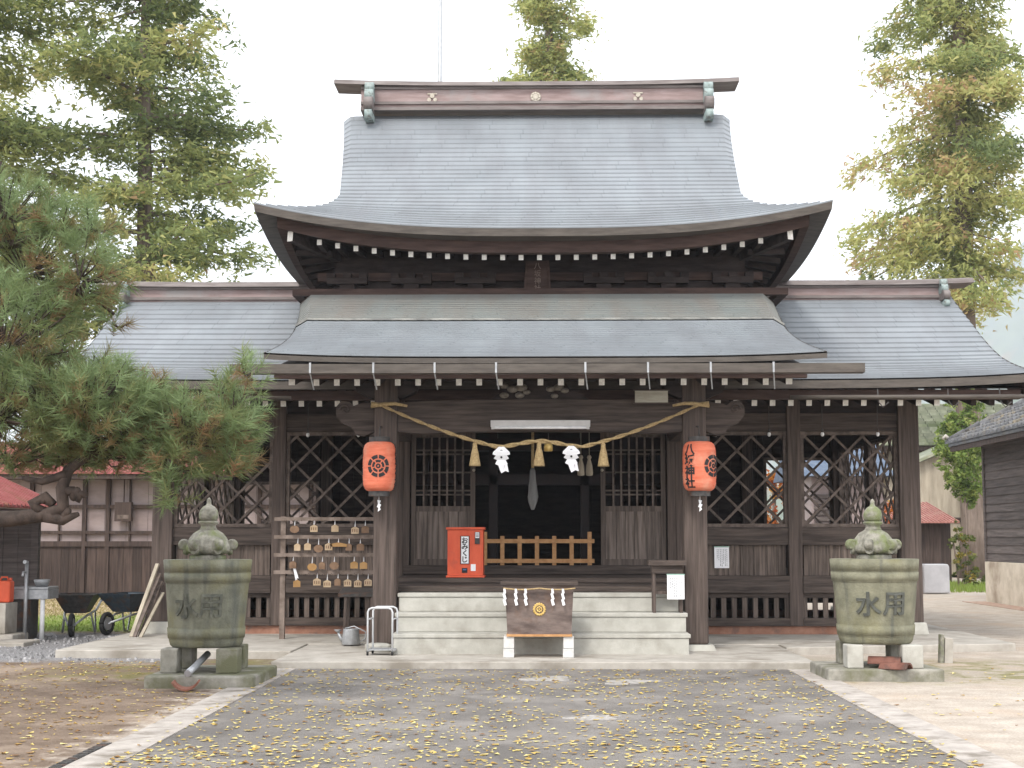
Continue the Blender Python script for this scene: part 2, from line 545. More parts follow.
# ------------------------------------------------------------------ the ground
def ground_mat():
    m = bpy.data.materials.new('yard_ground')
    m.use_nodes = True
    t = m.node_tree
    N, L = t.nodes, t.links
    b = N['Principled BSDF']
    b.inputs['Roughness'].default_value = .95
    b.inputs['Specular IOR Level'].default_value = .1
    geo = N.new('ShaderNodeNewGeometry')
    sep = N.new('ShaderNodeSeparateXYZ')
    L.new(geo.outputs['Position'], sep.inputs['Vector'])
    def noise(sc, det=5, rough=.6):
        q = N.new('ShaderNodeTexNoise')
        q.inputs['Scale'].default_value = sc
        q.inputs['Detail'].default_value = det
        q.inputs['Roughness'].default_value = rough
        L.new(geo.outputs['Position'], q.inputs['Vector'])
        return q.outputs['Fac']
    def rng(sock, a, c, to0=0, to1=1):
        q = N.new('ShaderNodeMapRange')
        q.inputs['From Min'].default_value = a
        q.inputs['From Max'].default_value = c
        q.inputs['To Min'].default_value = to0
        q.inputs['To Max'].default_value = to1
        L.new(sock, q.inputs['Value'])
        return q.outputs['Result']
    def math_(op, a, c):
        q = N.new('ShaderNodeMath')
        q.operation = op
        for i, x in enumerate((a, c)):
            if isinstance(x, (int, float)):
                q.inputs[i].default_value = x
            else:
                L.new(x, q.inputs[i])
        return q.outputs[0]
    def mix(f, a, c):
        q = N.new('ShaderNodeMix')
        q.data_type = 'RGBA'
        L.new(f, q.inputs['Factor'])
        for k, x in (('A', a), ('B', c)):
            if isinstance(x, tuple):
                q.inputs[k].default_value = (*x, 1)
            else:
                L.new(x, q.inputs[k])
        return q.outputs['Result']
    big, mid, fine = noise(.7), noise(3), noise(40, 3)
    wob = math_('MULTIPLY', math_('SUBTRACT', mid, .5), 1.6)
    xw = math_('ADD', sep.outputs['X'], wob)
    yw = math_('ADD', sep.outputs['Y'], math_('MULTIPLY', wob, 1.5))
    sand = mix(rng(mid, .35, .65), (.34, .295, .245), (.455, .40, .34))
    sand = mix(rng(big, .52, .72), sand, (.41, .325, .25))
    soil = mix(rng(mid, .3, .7), (.125, .092, .068), (.235, .178, .135))
    soil = mix(rng(big, .5, .66), soil, (.30, .235, .18))
    c = mix(rng(xw, -3.4, -3.0, 1, 0), sand, soil)
    # moss round the tubs
    mossf = math_('MULTIPLY', rng(mid, .42, .60), math_('MULTIPLY', rng(yw, 15.6, 16.6), rng(yw, 18.6, 19.4, 1, 0)))
    mossf = math_('MULTIPLY', mossf, rng(xw, 6.0, 6.8, 1, 0))
    mossf = math_('MULTIPLY', mossf, rng(xw, -6.0, -4.6))
    c = mix(math_('MULTIPLY', mossf, .8), c, (.155, .145, .045))
    # gravel left of the paving
    grav = mix(rng(fine, .35, .65), (.10, .10, .10), (.33, .32, .32))
    gf = math_('MULTIPLY', rng(xw, -4.6, -4.0, 1, 0), math_('MULTIPLY', rng(yw, 18.0, 18.8), rng(yw, 23.6, 24.2, 1, 0)))
    c = mix(gf, c, grav)
    # lawn, green near and dry farther off
    lawn = mix(rng(yw, 27, 31), (.17, .23, .05), (.40, .31, .20))
    lf = math_('MULTIPLY', rng(xw, -4.6, -4.0, 1, 0), rng(yw, 24.0, 24.8))
    c = mix(lf, c, lawn)
    # far fields
    c = mix(rng(sep.outputs['Y'], 70, 110), c, (.10, .12, .05))
    spk = rng(fine, .3, .7, .82, 1.16)
    v = N.new('ShaderNodeVectorMath')
    v.operation = 'SCALE'
    L.new(c, v.inputs[0])
    L.new(spk, v.inputs['Scale'])
    L.new(v.outputs['Vector'], b.inputs['Base Color'])
    bp = N.new('ShaderNodeBump')
    bp.inputs['Strength'].default_value = .5
    bp.inputs['Distance'].default_value = .03
    L.new(fine, bp.inputs['Height'])
    L.new(bp.outputs['Normal'], b.inputs['Normal'])
    return m

b = MB()
b.add([(-2500, -30, 0), (4000, -30, 0), (4000, 3200, 0), (-2500, 3200, 0)], [(0, 1, 2, 3)])
b.build('ground', ground_mat(), kind='structure', origin=(0, 0, 0))

ASPH = mat('worn_asphalt', (.115, .105, .095), (.19, .174, .158), (1.3, .8, 1), c3=(.235, .216, .196), s3=1.1, lo3=.5, hi3=.7, bump=.5, bscale=70, rough=.85)
b = MB()
b.box(-2.80, 2.82, -40, 17.44, -.05, .006)
b.build('path', ASPH, kind='structure')
b = MB()
y = -38.0
rr = random.Random(3)
while y < 17.3:
    e = min(y + 2.0, 17.40)
    b.box(-3.12, -2.803, y, e - .006, -.05, .012 + rr.uniform(-.002, .003))
    b.box(2.823, 3.14, y, e - .006, -.05, .012 + rr.uniform(-.002, .003))
    y += 2.0
b.build('path_edging', KERB, kind='structure')

# pale worn mortar patches on the path
def blob(cx, cy, rx, ry, z, seed, n=22, thick=.004):
    rr = random.Random(seed)
    ph = [rr.uniform(0, 6.28) for _ in range(4)]
    b = MB()
    pts = []
    for k in range(n):
        t = 2 * PI * k / n
        q = 1 + .25 * math.sin(2 * t + ph[0]) + .18 * math.sin(3 * t + ph[1]) + .1 * math.sin(5 * t + ph[2])
        pts.append((cx + rx * q * math.cos(t), cy + ry * q * math.sin(t)))
    b.prism(pts, lambda u, v, w: (u, v, z + w), thick)
    return b
PATCH = mat('pale_mortar', (.26, .245, .225), (.40, .375, .345), (14, 14, 14), c3=(.15, .14, .13), s3=9)
for i, (cx, cy, rx, ry) in enumerate(((.45, 12.75, .24, .16), (.08, 16.2, .22, .35), (.92, 15.9, .28, .25))):
    blob(cx, cy, rx, ry, .006, 20 + i).build('mortar_patch', PATCH, kind='structure')

# paving round the hall
b = MB()
b.box(-3.10, 3.16, 17.452, 20.2, -.05, .085)
b.build('entrance_paving', CONC, kind='structure', bevel=.012)
b = MB()
b.prism([(-6.1, 19.0), (-3.104, 18.85), (-3.104, 20.204), (3.164, 20.204), (3.164, 19.6), (6.35, 20.4), (6.35, 28.4), (-6.1, 28.4)], lambda u, v, w: (u, v, -.05 + w), .15)
b.build('hall_paving', CONC, kind='structure', bevel=.012)

# ------------------------------------------------------------------ the shrine hall
hall = thing('shrine_hall', (0, 24.8, 0), 'large timber shrine hall with two-tiered curved grey roofs, lattice windows and a porch', 'shrine')
YW, YB = 22.3, 27.3
PX = [-5.58, -3.87, -2.12, 2.10, 3.75, 5.43]
FZ = .97                                       # floor level

def roof_top(b, P, nt_, ns, step=.02, m=0, row0=0):
    """stepped shingle courses over the surface P(s, t), s in [-1,1], t in [0,1] from ridge to eave"""
    for i in range(nt_):
        t0, t1 = i / nt_, (i + 1) / nt_
        o = len(b.v)
        for j in range(ns + 1):
            s_ = -1 + 2 * j / ns
            p, q = Vector(P(s_, t0)), Vector(P(s_, t1))
            b.v += [tuple(p), tuple(q + Vector((0, 0, step))), tuple(q)]
        for j in range(ns):
            a, c = o + j * 3, o + (j + 1) * 3
            for f, uvq in (((a, a + 1, c + 1, c), ((0, 1), (0, 0), (1, 0), (1, 1))), ((a + 1, a + 2, c + 2, c + 1), ((0, .05), (0, .0), (1, .0), (1, .05)))):
                xs = (b.v[a][0] + b.v[a][1] * 0, b.v[c][0])
                row = row0 - i
                b.uv[len(b.f)] = [((xs[0] if k in (0,) else xs[1]) + (row * 7.31 % 3), row + vv * .96) for (k, vv) in uvq]
                b.f.append(list(f)); b.m.append(m); b.sm.append(False)

def roof_slab(b, P, ns, nt_, th, m=1, skip_back=False):
    """underside and edges of the slab under P"""
    T = [[Vector(P(-1 + 2 * j / ns, i / nt_)) for j in range(ns + 1)] for i in range(nt_ + 1)]
    dn = Vector((0, 0, -th))
    o = len(b.v)
    for r in T:
        b.v += [tuple(p + dn) for p in r]
    w = ns + 1
    def F(q):
        b.f.append(q); b.m.append(m); b.sm.append(False)
    for i in range(nt_):
        for j in range(ns):
            a = o + i * w + j
            F([a, a + 1, a + w + 1, a + w])
    def edge(pts):
        e = len(b.v)
        for p in pts:
            b.v.append(tuple(p + Vector((0, 0, .02)))); b.v.append(tuple(p + dn))
        for k in range(len(pts) - 1):
            F([e + 2 * k, e + 2 * k + 1, e + 2 * k + 3, e + 2 * k + 2])
    edge(T[-1]); edge(T[0])
    edge([r[0] for r in T]); edge([r[-1] for r in T])

def rafters(parent, xs, y0, z0, y1, z1, w=.075, h=.085, lift=None):
    for x in xs:
        l = lift(x) if lift else 0
        b = MB()
        b.beam((x, y0, z0 + l), (x, y1, z1), w, h, 0, 1)
        b.build('rafter', [WOOD_D, WHITE_END if abs(x) < 5.6 else WOOD_D], parent)

# ---- main (wing) roof: gable roof over the whole hall
WPROF = [(0, 5.55), (.45, 5.28), (1.2, 4.86), (1.95, 4.43), (2.65, 4.10), (3.55, 3.82), (4.35, 3.64)]
def wing(sgn):
    def P(s_, t):
        d = t * 4.35
        x = -.06 + s_ * (6.86 + .06 * t)
        z = lerp(WPROF, d) + .10 * abs(s_) ** 6 * t ** 2
        return (x, 24.8 - sgn * d, z)
    return P
b = MB()
roof_top(b, wing(1), 23, 36, .022)
roof_slab(b, wing(1), 36, 10, .11)
roof_top(b, wing(-1), 18, 20)
roof_slab(b, wing(-1), 20, 8, .11)
main_roof = b.build('main_roof', [SHINGLE, BRONZE], hall)
# eave board, soffit boards and rafters
for y0, y1 in ((20.62, 20.74), (28.86, 28.98)):
    one(lambda q: q.box(-6.75, 6.6, y0, y1, 3.40, 3.53), 'eave_board', WOOD_B, main_roof)
b = MB()
b.add([(-6.8, 20.58, 3.535), (6.65, 20.58, 3.535), (6.65, 22.25, 3.80), (-6.8, 22.25, 3.80),
       (-6.8, 20.58, 3.545), (6.65, 20.58, 3.545), (6.65, 22.25, 3.81), (-6.8, 22.25, 3.81)], [(0, 3, 2, 1), (4, 5, 6, 7), (0, 1, 5, 4), (2, 3, 7, 6)])
b.build('soffit', WOOD_D, main_roof)
xs = [x for x in [-6.6 + .252 * k for k in range(60)] if (-6.4 < x < -2.15 or 2.3 < x < 6.6)]
rafters(main_roof, xs, 20.78, 3.365, 22.3, 3.70)
for sx in (-1, 1):
    one(lambda q: q.tube([(sx * 3.4, 20.36, 3.40), (sx * 6.98, 20.36, 3.41)], .03), 'gutter', BRONZE, main_roof)
for x in (4.6, 5.55, 6.25, -4.6, -5.5, -6.3):
    b = MB()
    b.tube([(x, 20.42, 3.52), (x, 20.40, 3.40), (x, 20.38, 3.34), (x + .05, 20.33, 3.26), (x + .12, 20.3, 3.33)], .009, 5)
    b.build('gutter_hook', DARKM, main_roof)
# gable ends
for sx, x in ((-1, -5.58), (1, 5.43)):
    b = MB()
    b.prism([(22.35, 3.5), (27.25, 3.5), (27.0, 4.0), (24.8, 5.3), (22.6, 4.0)], lambda u, v, w: (x + sx * .05 - .03 + w, u, v), .06)
    b.build('gable_wall', WOOD_V, hall)
    b = MB()
    e = -6.9 if sx < 0 else 6.78
    P = wing(1)
    for sgn in (1, -1):
        P = wing(sgn)
        for i in range(10):
            p, q = P(sx * .995, i / 10), P(sx * .995, (i + 1) / 10)
            b.beam((p[0] - sx * .1, p[1], p[2] - .22), (q[0] - sx * .1, q[1], q[2] - .22), .05, .2)
    b.build('bargeboard', WOOD_B, hall)

def ridge(name, x0, x1, y, zt, h, capx, rise, parent):
    """layered box ridge: cap, board, mouldings; height h below the cap top zt"""
    root = MB()
    n = 24
    # cap, gently rising to its ends
    for i in range(n):
        a, c = capx[0] + (capx[1] - capx[0]) * i / n, capx[0] + (capx[1] - capx[0]) * (i + 1) / n
        f = lambda x: zt + rise * abs((x - (x0 + x1) / 2) / ((x1 - x0) / 2)) ** 3
        za, zc = f(a), f(c)
        root.add([(a, y - .30, za - .10), (c, y - .30, zc - .10), (c, y + .30, zc - .10), (a, y + .30, za - .10),
                  (a, y - .26, za - .02), (c, y - .26, zc - .02), (c, y, zc + .03), (a, y, za + .03), (c, y + .26, zc - .02), (a, y + .26, za - .02)],
                 [(0, 3, 2, 1), (4, 5, 6, 7), (7, 6, 8, 9), (0, 1, 5, 4), (2, 3, 9, 8)] + ([(3, 0, 4, 7, 9)] if i == 0 else []) + ([(1, 2, 8, 6, 5)] if i == n - 1 else []), 1)
    hb = h - .11
    root.box(x0, x1, y - .24, y + .24, zt - .10 - .035, zt - .09, 1)
    root.box(x0, x1, y - .20, y + .20, zt - .11 - hb * .62, zt - .135, 0)
    root.box(x0, x1, y - .25, y + .25, zt - .11 - hb * .62 - .045, zt - .11 - hb * .62, 1)
    root.box(x0, x1, y - .21, y + .21, zt - .11 - hb * .62 - .10, zt - .11 - hb * .62 - .045, 0)
    root.box(x0, x1, y - .27, y + .27, zt - .11 - hb * .62 - .155, zt - .11 - hb * .62 - .10, 1)
    return root.build(name, [RIDGE, CAPM], parent)

def ridge_end(parent, x, y, zt, k):
    """stacked curled verdigris end piece"""
    b = MB()
    w = .15 * k
    for i, (dz, r) in enumerate(((-.05, .085), (-.19, .11), (-.36, .11), (-.55, .08))):
        yy = y - .02 * i - (.10 if i > 1 else 0)
        b.tube([(x - w / 2 * (1 if i != 3 else .8), yy, zt + dz * k), (x + w / 2 * (1 if i != 3 else .8), yy, zt + dz * k)], r * k, 14, m=0 if i != 2 else 1)
        b.box(x - w * .46, x + w * .46, yy, y + .2, zt + dz * k - r * k, zt + dz * k + r * k * .6, 0 if i != 2 else 1)
    b.build('ridge_end', [VERDI, CAPM], parent)

for x0, x1, cx in ((-6.95, -3.0, (-7.35, -3.0)), (3.0, 6.75, (3.0, 7.13))):
    rd = ridge('ridge', x0, x1, 24.75, 5.74, .36, cx, .02, hall)
    xe = -6.86 if x0 < 0 else 6.62
    ridge_end(rd, xe, 24.42, 5.70, .72)

# ---- porch roof
PPROF = [(0, 5.06), (.7, 4.80), (1.35, 4.49), (1.5, 4.40), (2.3, 4.08), (3.45, 3.70)]
def porch(s_, t):
    d = t * 3.45
    x = -.05 + .11 * t + s_ * (3.47 - .13 * math.sin(min(t / .45, 1) * PI / 2) + .12 * max(0, (t - .45) / .55) ** 2)
    z = lerp(PPROF, d) + .055 * abs(s_) ** 4 * t ** 2
    z -= .16 * max(0, (abs(s_) - .965) / .035) ** 2 * (1 - t)
    return (x, 21.75 - d, z)
b = MB()
def porch_a(s_, t): return porch(s_, t * .40)
def porch_b(s_, t): return porch(s_, .40 + t * .60)
roof_top(b, porch_a, 14, 44, .016, m=2)
roof_top(b, porch_b, 20, 44, .018, m=0, row0=-14)
roof_slab(b, porch, 44, 10, .062)
porch_roof = b.build('porch_roof', [SHINGLE, BRONZE, SHINGLE_L], hall)
b = MB()                                      # pale flashing where the pitch changes
for i in range(44):
    p, q = porch(-1 + 2 * i / 44, .40), porch(-1 + 2 * (i + 1) / 44, .40)
    b.beam((p[0], p[1] - .03, p[2] + .010), (q[0], q[1] - .03, q[2] + .006), .06, .026)
b.build('flashing', mat('pale_flashing', (.22, .22, .20), (.34, .335, .305), (5, 20, 20), bump=.1, c3=(.17, .17, .16), s3=2.5, lo3=.45, hi3=.6), porch_roof)
b = MB()
b.box(-3.3, 3.3, 18.46, 18.56, 3.47, 3.575)
b.build('eave_board', WOOD_B, porch_roof)
b = MB()
b.add([(-3.3, 18.42, 3.585), (3.3, 18.42, 3.585), (3.3, 22.2, 4.35), (-3.3, 22.2, 4.35), (-3.3, 18.42, 3.60), (3.3, 18.42, 3.60), (3.3, 22.2, 4.365), (-3.3, 22.2, 4.365)],
      [(0, 3, 2, 1), (4, 5, 6, 7), (0, 1, 5, 4), (2, 3, 7, 6), (0, 4, 7, 3), (1, 2, 6, 5)])
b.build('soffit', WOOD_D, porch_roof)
rafters(porch_roof, [-2.79 + .2545 * k for k in range(23)], 18.60, 3.435, 22.2, 4.16, .07, .085)
for sx in (-1, 1):                            # end rafters with tall white faces
    b = MB()
    b.beam((sx * 3.10, 18.60, 3.47), (sx * 3.10, 22.2, 4.2), .08, .14, 0, 1)
    b.build('rafter', [WOOD_D, WHITE_END], porch_roof)
b = MB()                                      # long box gutter
b.box(-3.74, 3.90, 18.03, 18.05, 3.487, 3.60)
b.box(-3.74, 3.90, 18.052, 18.20, 3.487, 3.50)
b.box(-3.74, 3.90, 18.19, 18.21, 3.502, 3.59)
b.box(-3.76, -3.742, 18.03, 18.21, 3.487, 3.60)
b.box(3.902, 3.92, 18.03, 18.21, 3.487, 3.60)
gut = b.build('box_gutter', BRONZE, porch_roof)
for px in (308, 372, 434, 496, 586, 649, 712, 775):
    x = (px - 540) / 1500 * 18.0
    b = MB()
    b.box(x - .012, x + .012, 18.018, 18.028, 3.49, 3.615)
    b.beam((x, 18.02, 3.49), (x + .03, 18.16, 3.30), .014, .010)
    b.build('gutter_strap', GALV, gut)

# ---- upper storey
b = MB()
ux, uy0, uy1 = 3.05, 22.05, 27.55
b.box(-ux, ux, uy0, uy0 + .08, 4.7, 6.1)
b.box(-ux, ux, uy1 - .08, uy1, 4.7, 6.1)
b.box(-ux, -ux + .08, uy0 + .082, uy1 - .082, 4.7, 6.1)
b.box(ux - .08, ux, uy0 + .082, uy1 - .082, 4.7, 6.1)
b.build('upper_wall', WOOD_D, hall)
b = MB()
b.box(-3.62, 3.62, 21.66, 21.80, 5.03, 5.13)
b.box(-3.3, 3.3, 21.98, 22.045, 5.30, 5.42)
for x in (-3.62, 3.48):
    b.box(x, x + .14, 21.802, 27.6, 5.03, 5.13)
b.build('upper_sill', WOOD_B, hall)
for k in range(7):                            # bracket sets under the upper eave
    x = -2.85 + .95 * k
    if k == 3:
        continue
    b = MB()
    b.box(x - .11, x + .11, 21.90, 22.04, 5.13, 5.24)
    b.box(x - .30, x + .30, 21.86, 21.98, 5.24, 5.33)
    for q in (-.24, 0, .24):
        b.box(x + q - .06, x + q + .06, 21.85, 21.99, 5.33, 5.40)
    b.build('bracket', WOOD_D, hall)

UPROF = [(0, 8.62), (.8, 7.95), (1.6, 7.34), (2.4, 6.79), (3.2, 6.28), (4.2, 5.80)]
UE, UYR, UDE = 4.05, 24.8, 4.2                 # eave half width, ridge line, ridge-to-eave run
def lift(q): return .37 * min(1, abs(q)) ** 2.8
def upper(sgn):
    def P(s_, t):
        d = t * UDE
        w = 3.27 - .30 * min(1, d / 3.30) ** .8
        if d > 2.6:
            k = (d - 2.6) / (UDE - 2.6)
            w += (UE - 2.97) * k ** 1.55
        z = lerp(UPROF, d)
        k = max(0, (t - .55) / .45)
        z += lift(s_) * k ** 2
        z -= .10 * max(0, (abs(s_) - .95) / .05) ** 2 * max(0, 1 - t * 2.2)
        return (-.05 + .09 * t + s_ * w, UYR - sgn * d, z)
    return P
b = MB()
roof_top(b, upper(1), 29, 56, .022)
roof_top(b, upper(-1), 16, 28)
def hip(sx):
    P = upper(1)
    tk = 3.18 / UDE
    top, bot = P(sx, tk), P(sx, 1)
    def Q(s_, t):                              # s_ along Y, t from gable foot to side eave
        k = tk + (1 - tk) * t
        a = P(sx, k)
        half = UYR - a[1]
        zc = lerp(UPROF, k * UDE)
        return (a[0], UYR - s_ * half * (1 if sx < 0 else -1), zc + lift(s_) * max(0, (k - .55) / .45) ** 2)
    return Q
for sx in (-1, 1):
    roof_top(b, hip(sx), 7, 20, .005)
# eave edge band all round, slightly under the shingles
def eave_loop(inset, dz, n=48):
    pts = []
    X, Y = UE - inset, UDE - inset
    for k in range(n):
        s_ = -1 + 2 * k / n
        pts.append(Vector((.04 + s_ * X, UYR - Y, 5.80 + lift(s_) + dz)))
    for k in range(n):
        s_ = -1 + 2 * k / n
        pts.append(Vector((.04 + X, UYR + s_ * Y, 5.80 + lift(s_) + dz)))
    for k in range(n):
        s_ = 1 - 2 * k / n
        pts.append(Vector((.04 + s_ * X, UYR + Y, 5.80 + lift(s_) + dz)))
    for k in range(n):
        s_ = 1 - 2 * k / n
        pts.append(Vector((.04 - X, UYR + s_ * Y, 5.80 + lift(s_) + dz)))
    return pts
def band(b, loops, m=0):
    n = len(loops[0])
    o = len(b.v)
    for l in loops:
        b.v += [tuple(p) for p in l]
    for i in range(len(loops) - 1):
        for k in range(n):
            b.f.append([o + i * n + k, o + i * n + (k + 1) % n, o + (i + 1) * n + (k + 1) % n, o + (i + 1) * n + k])
            b.m.append(m); b.sm.append(False)
band(b, [eave_loop(0, .02), eave_loop(.015, -.108), eave_loop(.30, -.130)], 1)
upper_roof = b.build('upper_roof', [SHINGLE, BRONZE], hall)
b = MB()
band(b, [eave_loop(.28, -.112), eave_loop(.29, -.29), eave_loop(.40, -.30), eave_loop(.41, -.20)])
b.build('eave_board', WOOD_B, upper_roof)
b = MB()
def wall_loop(n=48):
    pts = []
    X, Y, z = ux + .02, (uy1 - uy0) / 2 + .02, 5.76
    for k in range(n): pts.append(Vector((-X + 2 * X * k / n, UYR - Y, z)))
    for k in range(n): pts.append(Vector((X, UYR - Y + 2 * Y * k / n, z)))
    for k in range(n): pts.append(Vector((X - 2 * X * k / n, UYR + Y, z)))
    for k in range(n): pts.append(Vector((-X, UYR + Y - 2 * Y * k / n, z)))
    return pts
band(b, [eave_loop(.29, -.118), eave_loop(.41, -.205), wall_loop()])
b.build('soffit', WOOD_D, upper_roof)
for k in range(25):
    x = -3.144 + .262 * k - .0
    l = lift((x) / 3.6) * .9
    b = MB()
    b.beam((x, 21.06, 5.475 + l), (x, 22.05, 5.70), .068, .078, 0, 1)
    b.build('rafter', [WOOD_D, WHITE_END], upper_roof)
for sx in (-1, 1):
    b = MB()
    b.beam((sx * 3.55, 20.98, 5.475 + lift(.93)), (sx * 3.0, 22.0, 5.66), .095, .15, 0, 1)
    b.build('hip_rafter', [WOOD_D, WHITE_END], upper_roof)
    for k in range(8):
        y = 21.7 + .42 * k
        b = MB()
        l = lift((y - UYR) / 3.9)
        b.beam((sx * 3.58, y, 5.475 + l), (sx * 3.05, y, 5.66), .068, .078, 0, 1)
        b.build('rafter', [WOOD_D, WHITE_END], upper_roof)
    b = MB()                                   # gable face
    gp = [lerp(UPROF, q * .35) - .22 for q in range(9)]
    b.prism([(24.8 - q * .35, gp[q]) for q in range(8, -1, -1)] + [(24.8 + q * .35, gp[q]) for q in range(1, 9)], lambda u, v, w: (sx * 2.80 - .03 + w, u, v), .06)
    b.build('gable_wall', WOOD_V, hall)
    b = MB()
    for sgn in (1, -1):
        P = upper(sgn)
        for i in range(20):
            p, q = P(sx * .97, .76 * i / 20), P(sx * .97, .76 * (i + 1) / 20)
            b.beam((p[0] - sx * .03, p[1], p[2] - .19), (q[0] - sx * .03, q[1], q[2] - .19), .05, .17)
    b.build('bargeboard', BRONZE, hall)
rd = ridge('ridge', -3.0, 2.90, UYR, 9.15, .50, (-3.45, 3.35), .035, hall)
ridge_end(rd, -2.84, 24.45, 9.06, 1.0)
ridge_end(rd, 2.82, 24.45, 9.04, 1.0)
b = MB()                                       # round crest
b.tube([(-.06, UYR - .235, 8.87), (-.06, UYR - .20, 8.87)], .085, 20)
b.tube([(-.06, UYR - .25, 8.87), (-.06, UYR - .236, 8.87)], .045, 14)
for k in range(8):
    t = k * PI / 4
    b.sphere((-.06 + .066 * math.cos(t), UYR - .235, 8.87 + .066 * math.sin(t)), (.022, .012, .022), nu=8, nv=5)
b.build('crest', PALEGILT, rd)
for x in (-1.80, 1.66):                        # small three-lobed crests
    b = MB()
    for dx, dz, r in ((0, .03, .04), (-.05, -.035, .032), (.05, -.035, .032)):
        b.tube([(x + dx, UYR - .225, 8.87 + dz), (x + dx, UYR - .20, 8.87 + dz)], r, 12)
    b.box(x - .08, x + .08, UYR - .22, UYR - .20, 8.925, 8.945)
    b.build('crest', PALEGILT, rd)

# name tablet under the upper eave
b = MB()
fr = lambda u, v, w: (-.03 + u, 21.76 - w + (v) * -.12, 5.30 + v)
b.prism([(-.17, -.23), (.17, -.23), (.14, .24), (-.14, .24)], fr, .05, 0)
b.prism([(-.26, -.27), (.26, -.27), (.20, -.225), (-.20, -.225)], fr, .075, 0)
for sx in (-1, 1):
    b.prism([(sx * .17, -.225), (sx * .20, -.225), (sx * .17, .24), (sx * .14, .24)][::sx], fr, .07, 0)
for i, ch in enumerate('八坂神社'):
    b.text(ch, .105, lambda u, v, w, i=i: fr(u, v + .165 - .108 * i, .052 + w), .006, 1)
b.build('name_tablet', [WOOD_B, mat('faded_lettering', (.16, .12, .10), (.24, .19, .16), bump=0)], hall)

# ---- porch pillars and beams
for x in (-1.985, 1.985):
    b = MB()
    b.box(x - .15, x + .15, 19.25, 19.55, .16, 3.62)
    p = b.build('pillar', WOOD_P, hall, bevel=.025)
    b = MB()
    b.obox((x, 19.4, .105), (.50, .50, .105), taper=.82)
    b.build('base_stone', STONE, p, bevel=.012)
    b = MB()                                   # boat-shaped bearing block
    b.prism([(-.42, .16), (.42, .16), (.38, .02), (.2, -.06), (-.2, -.06), (-.38, .02)], lambda u, v, w: (x + u, 19.27 + w, 3.36 + v), .26)
    b.build('bearing_block', WOOD_D, p)
b = MB()
b.prism([(-1.832, 2.86), (-1.5, 2.84), (-.9, 2.862), (0, 2.87), (.9, 2.862), (1.5, 2.84), (1.832, 2.86), (1.832, 3.24), (1.2, 3.27), (0, 3.285), (-1.2, 3.27), (-1.832, 3.24)],
        lambda u, v, w: (u, 19.29 + w, v), .22)
b.build('tie_beam', WOOD_H, hall)
b = MB()
b.box(-3.2, 3.2, 19.30, 19.52, 3.54, 3.70)
b.build('purlin', WOOD_D, hall)
for sx in (-1, 1):                             # carved beam noses
    b = MB()
    o = [(0, .0), (.14, -.06), (.24, -.04), (.30, .06), (.42, .10), (.50, .20), (.50, .32), (.43, .40), (.33, .385), (.28, .33), (.20, .36), (.0, .37)]
    b.prism(o, lambda u, v, w: (sx * (2.137 + u), 19.31 + w, 2.87 + v), .18)
    for k in range(10):
        t = k / 9 * 4.6
        pass
    b.tube([(sx * (2.137 + .38 + .075 * math.cos(t * .55) * (1 - t / 14)), 19.30, 3.15 + .075 * math.sin(t * .55) * (1 - t / 14)) for t in range(13)], .014, 6)
    b.build('beam_nose', WOOD_H, hall)
    b = MB()                                   # side tie from pillar to wall
    b.box(sx * 1.985 - .08, sx * 1.985 + .08, 19.552, 22.19, 2.92, 3.12)
    b.build('side_tie', WOOD_H, hall)
# carved centre piece between the beams
b = MB()
CW = mat('pale_carving', (.13, .115, .095), (.26, .235, .20), (20, 20, 20), bump=.4)
b.prism([(-.62, 0), (.62, 0), (.55, .06), (.42, .09), (.34, .2), (.20, .24), (-.20, .24), (-.34, .2), (-.42, .09), (-.55, .06)], lambda u, v, w: (u, 19.32 + w, 3.287 + v), .12, 0)
for x, pts in ((-.30, [(-.16, .02, .05), (-.05, .10, .06), (.06, .12, .065), (.13, .06, .04), (.04, .02, .05), (-.16, .14, .045)]),
               (.22, [(-.08, .10, .05), (.02, .12, .055), (.10, .08, .045), (-.03, .01, .04), (.05, .16, .04)])):
    for dx, dz, r in pts:
        b.sphere((x + dx, 19.30, 3.315 + dz), (r * 1.3, .05, r * .8), 1, 9, 6)
b.build('beam_carving', [WOOD_D, CW], hall)

# ---- walls: posts, sills, lattices, boards
for i, x in enumerate(PX):
    w = .15 if i in (0, 5) else .10
    for y in (YW, YB):
        b = MB()
        b.box(x - w, x + w, y - w, y + w, .28 if i in (0, 5) else .22, 3.72)
        p = b.build('post', WOOD_P, hall, bevel=.012)
        if i in (0, 5):
            b = MB()
            b.obox((x, y, .19), (.42, .42, .178), taper=.86)
            b.build('base_stone', STONE, p, bevel=.012)

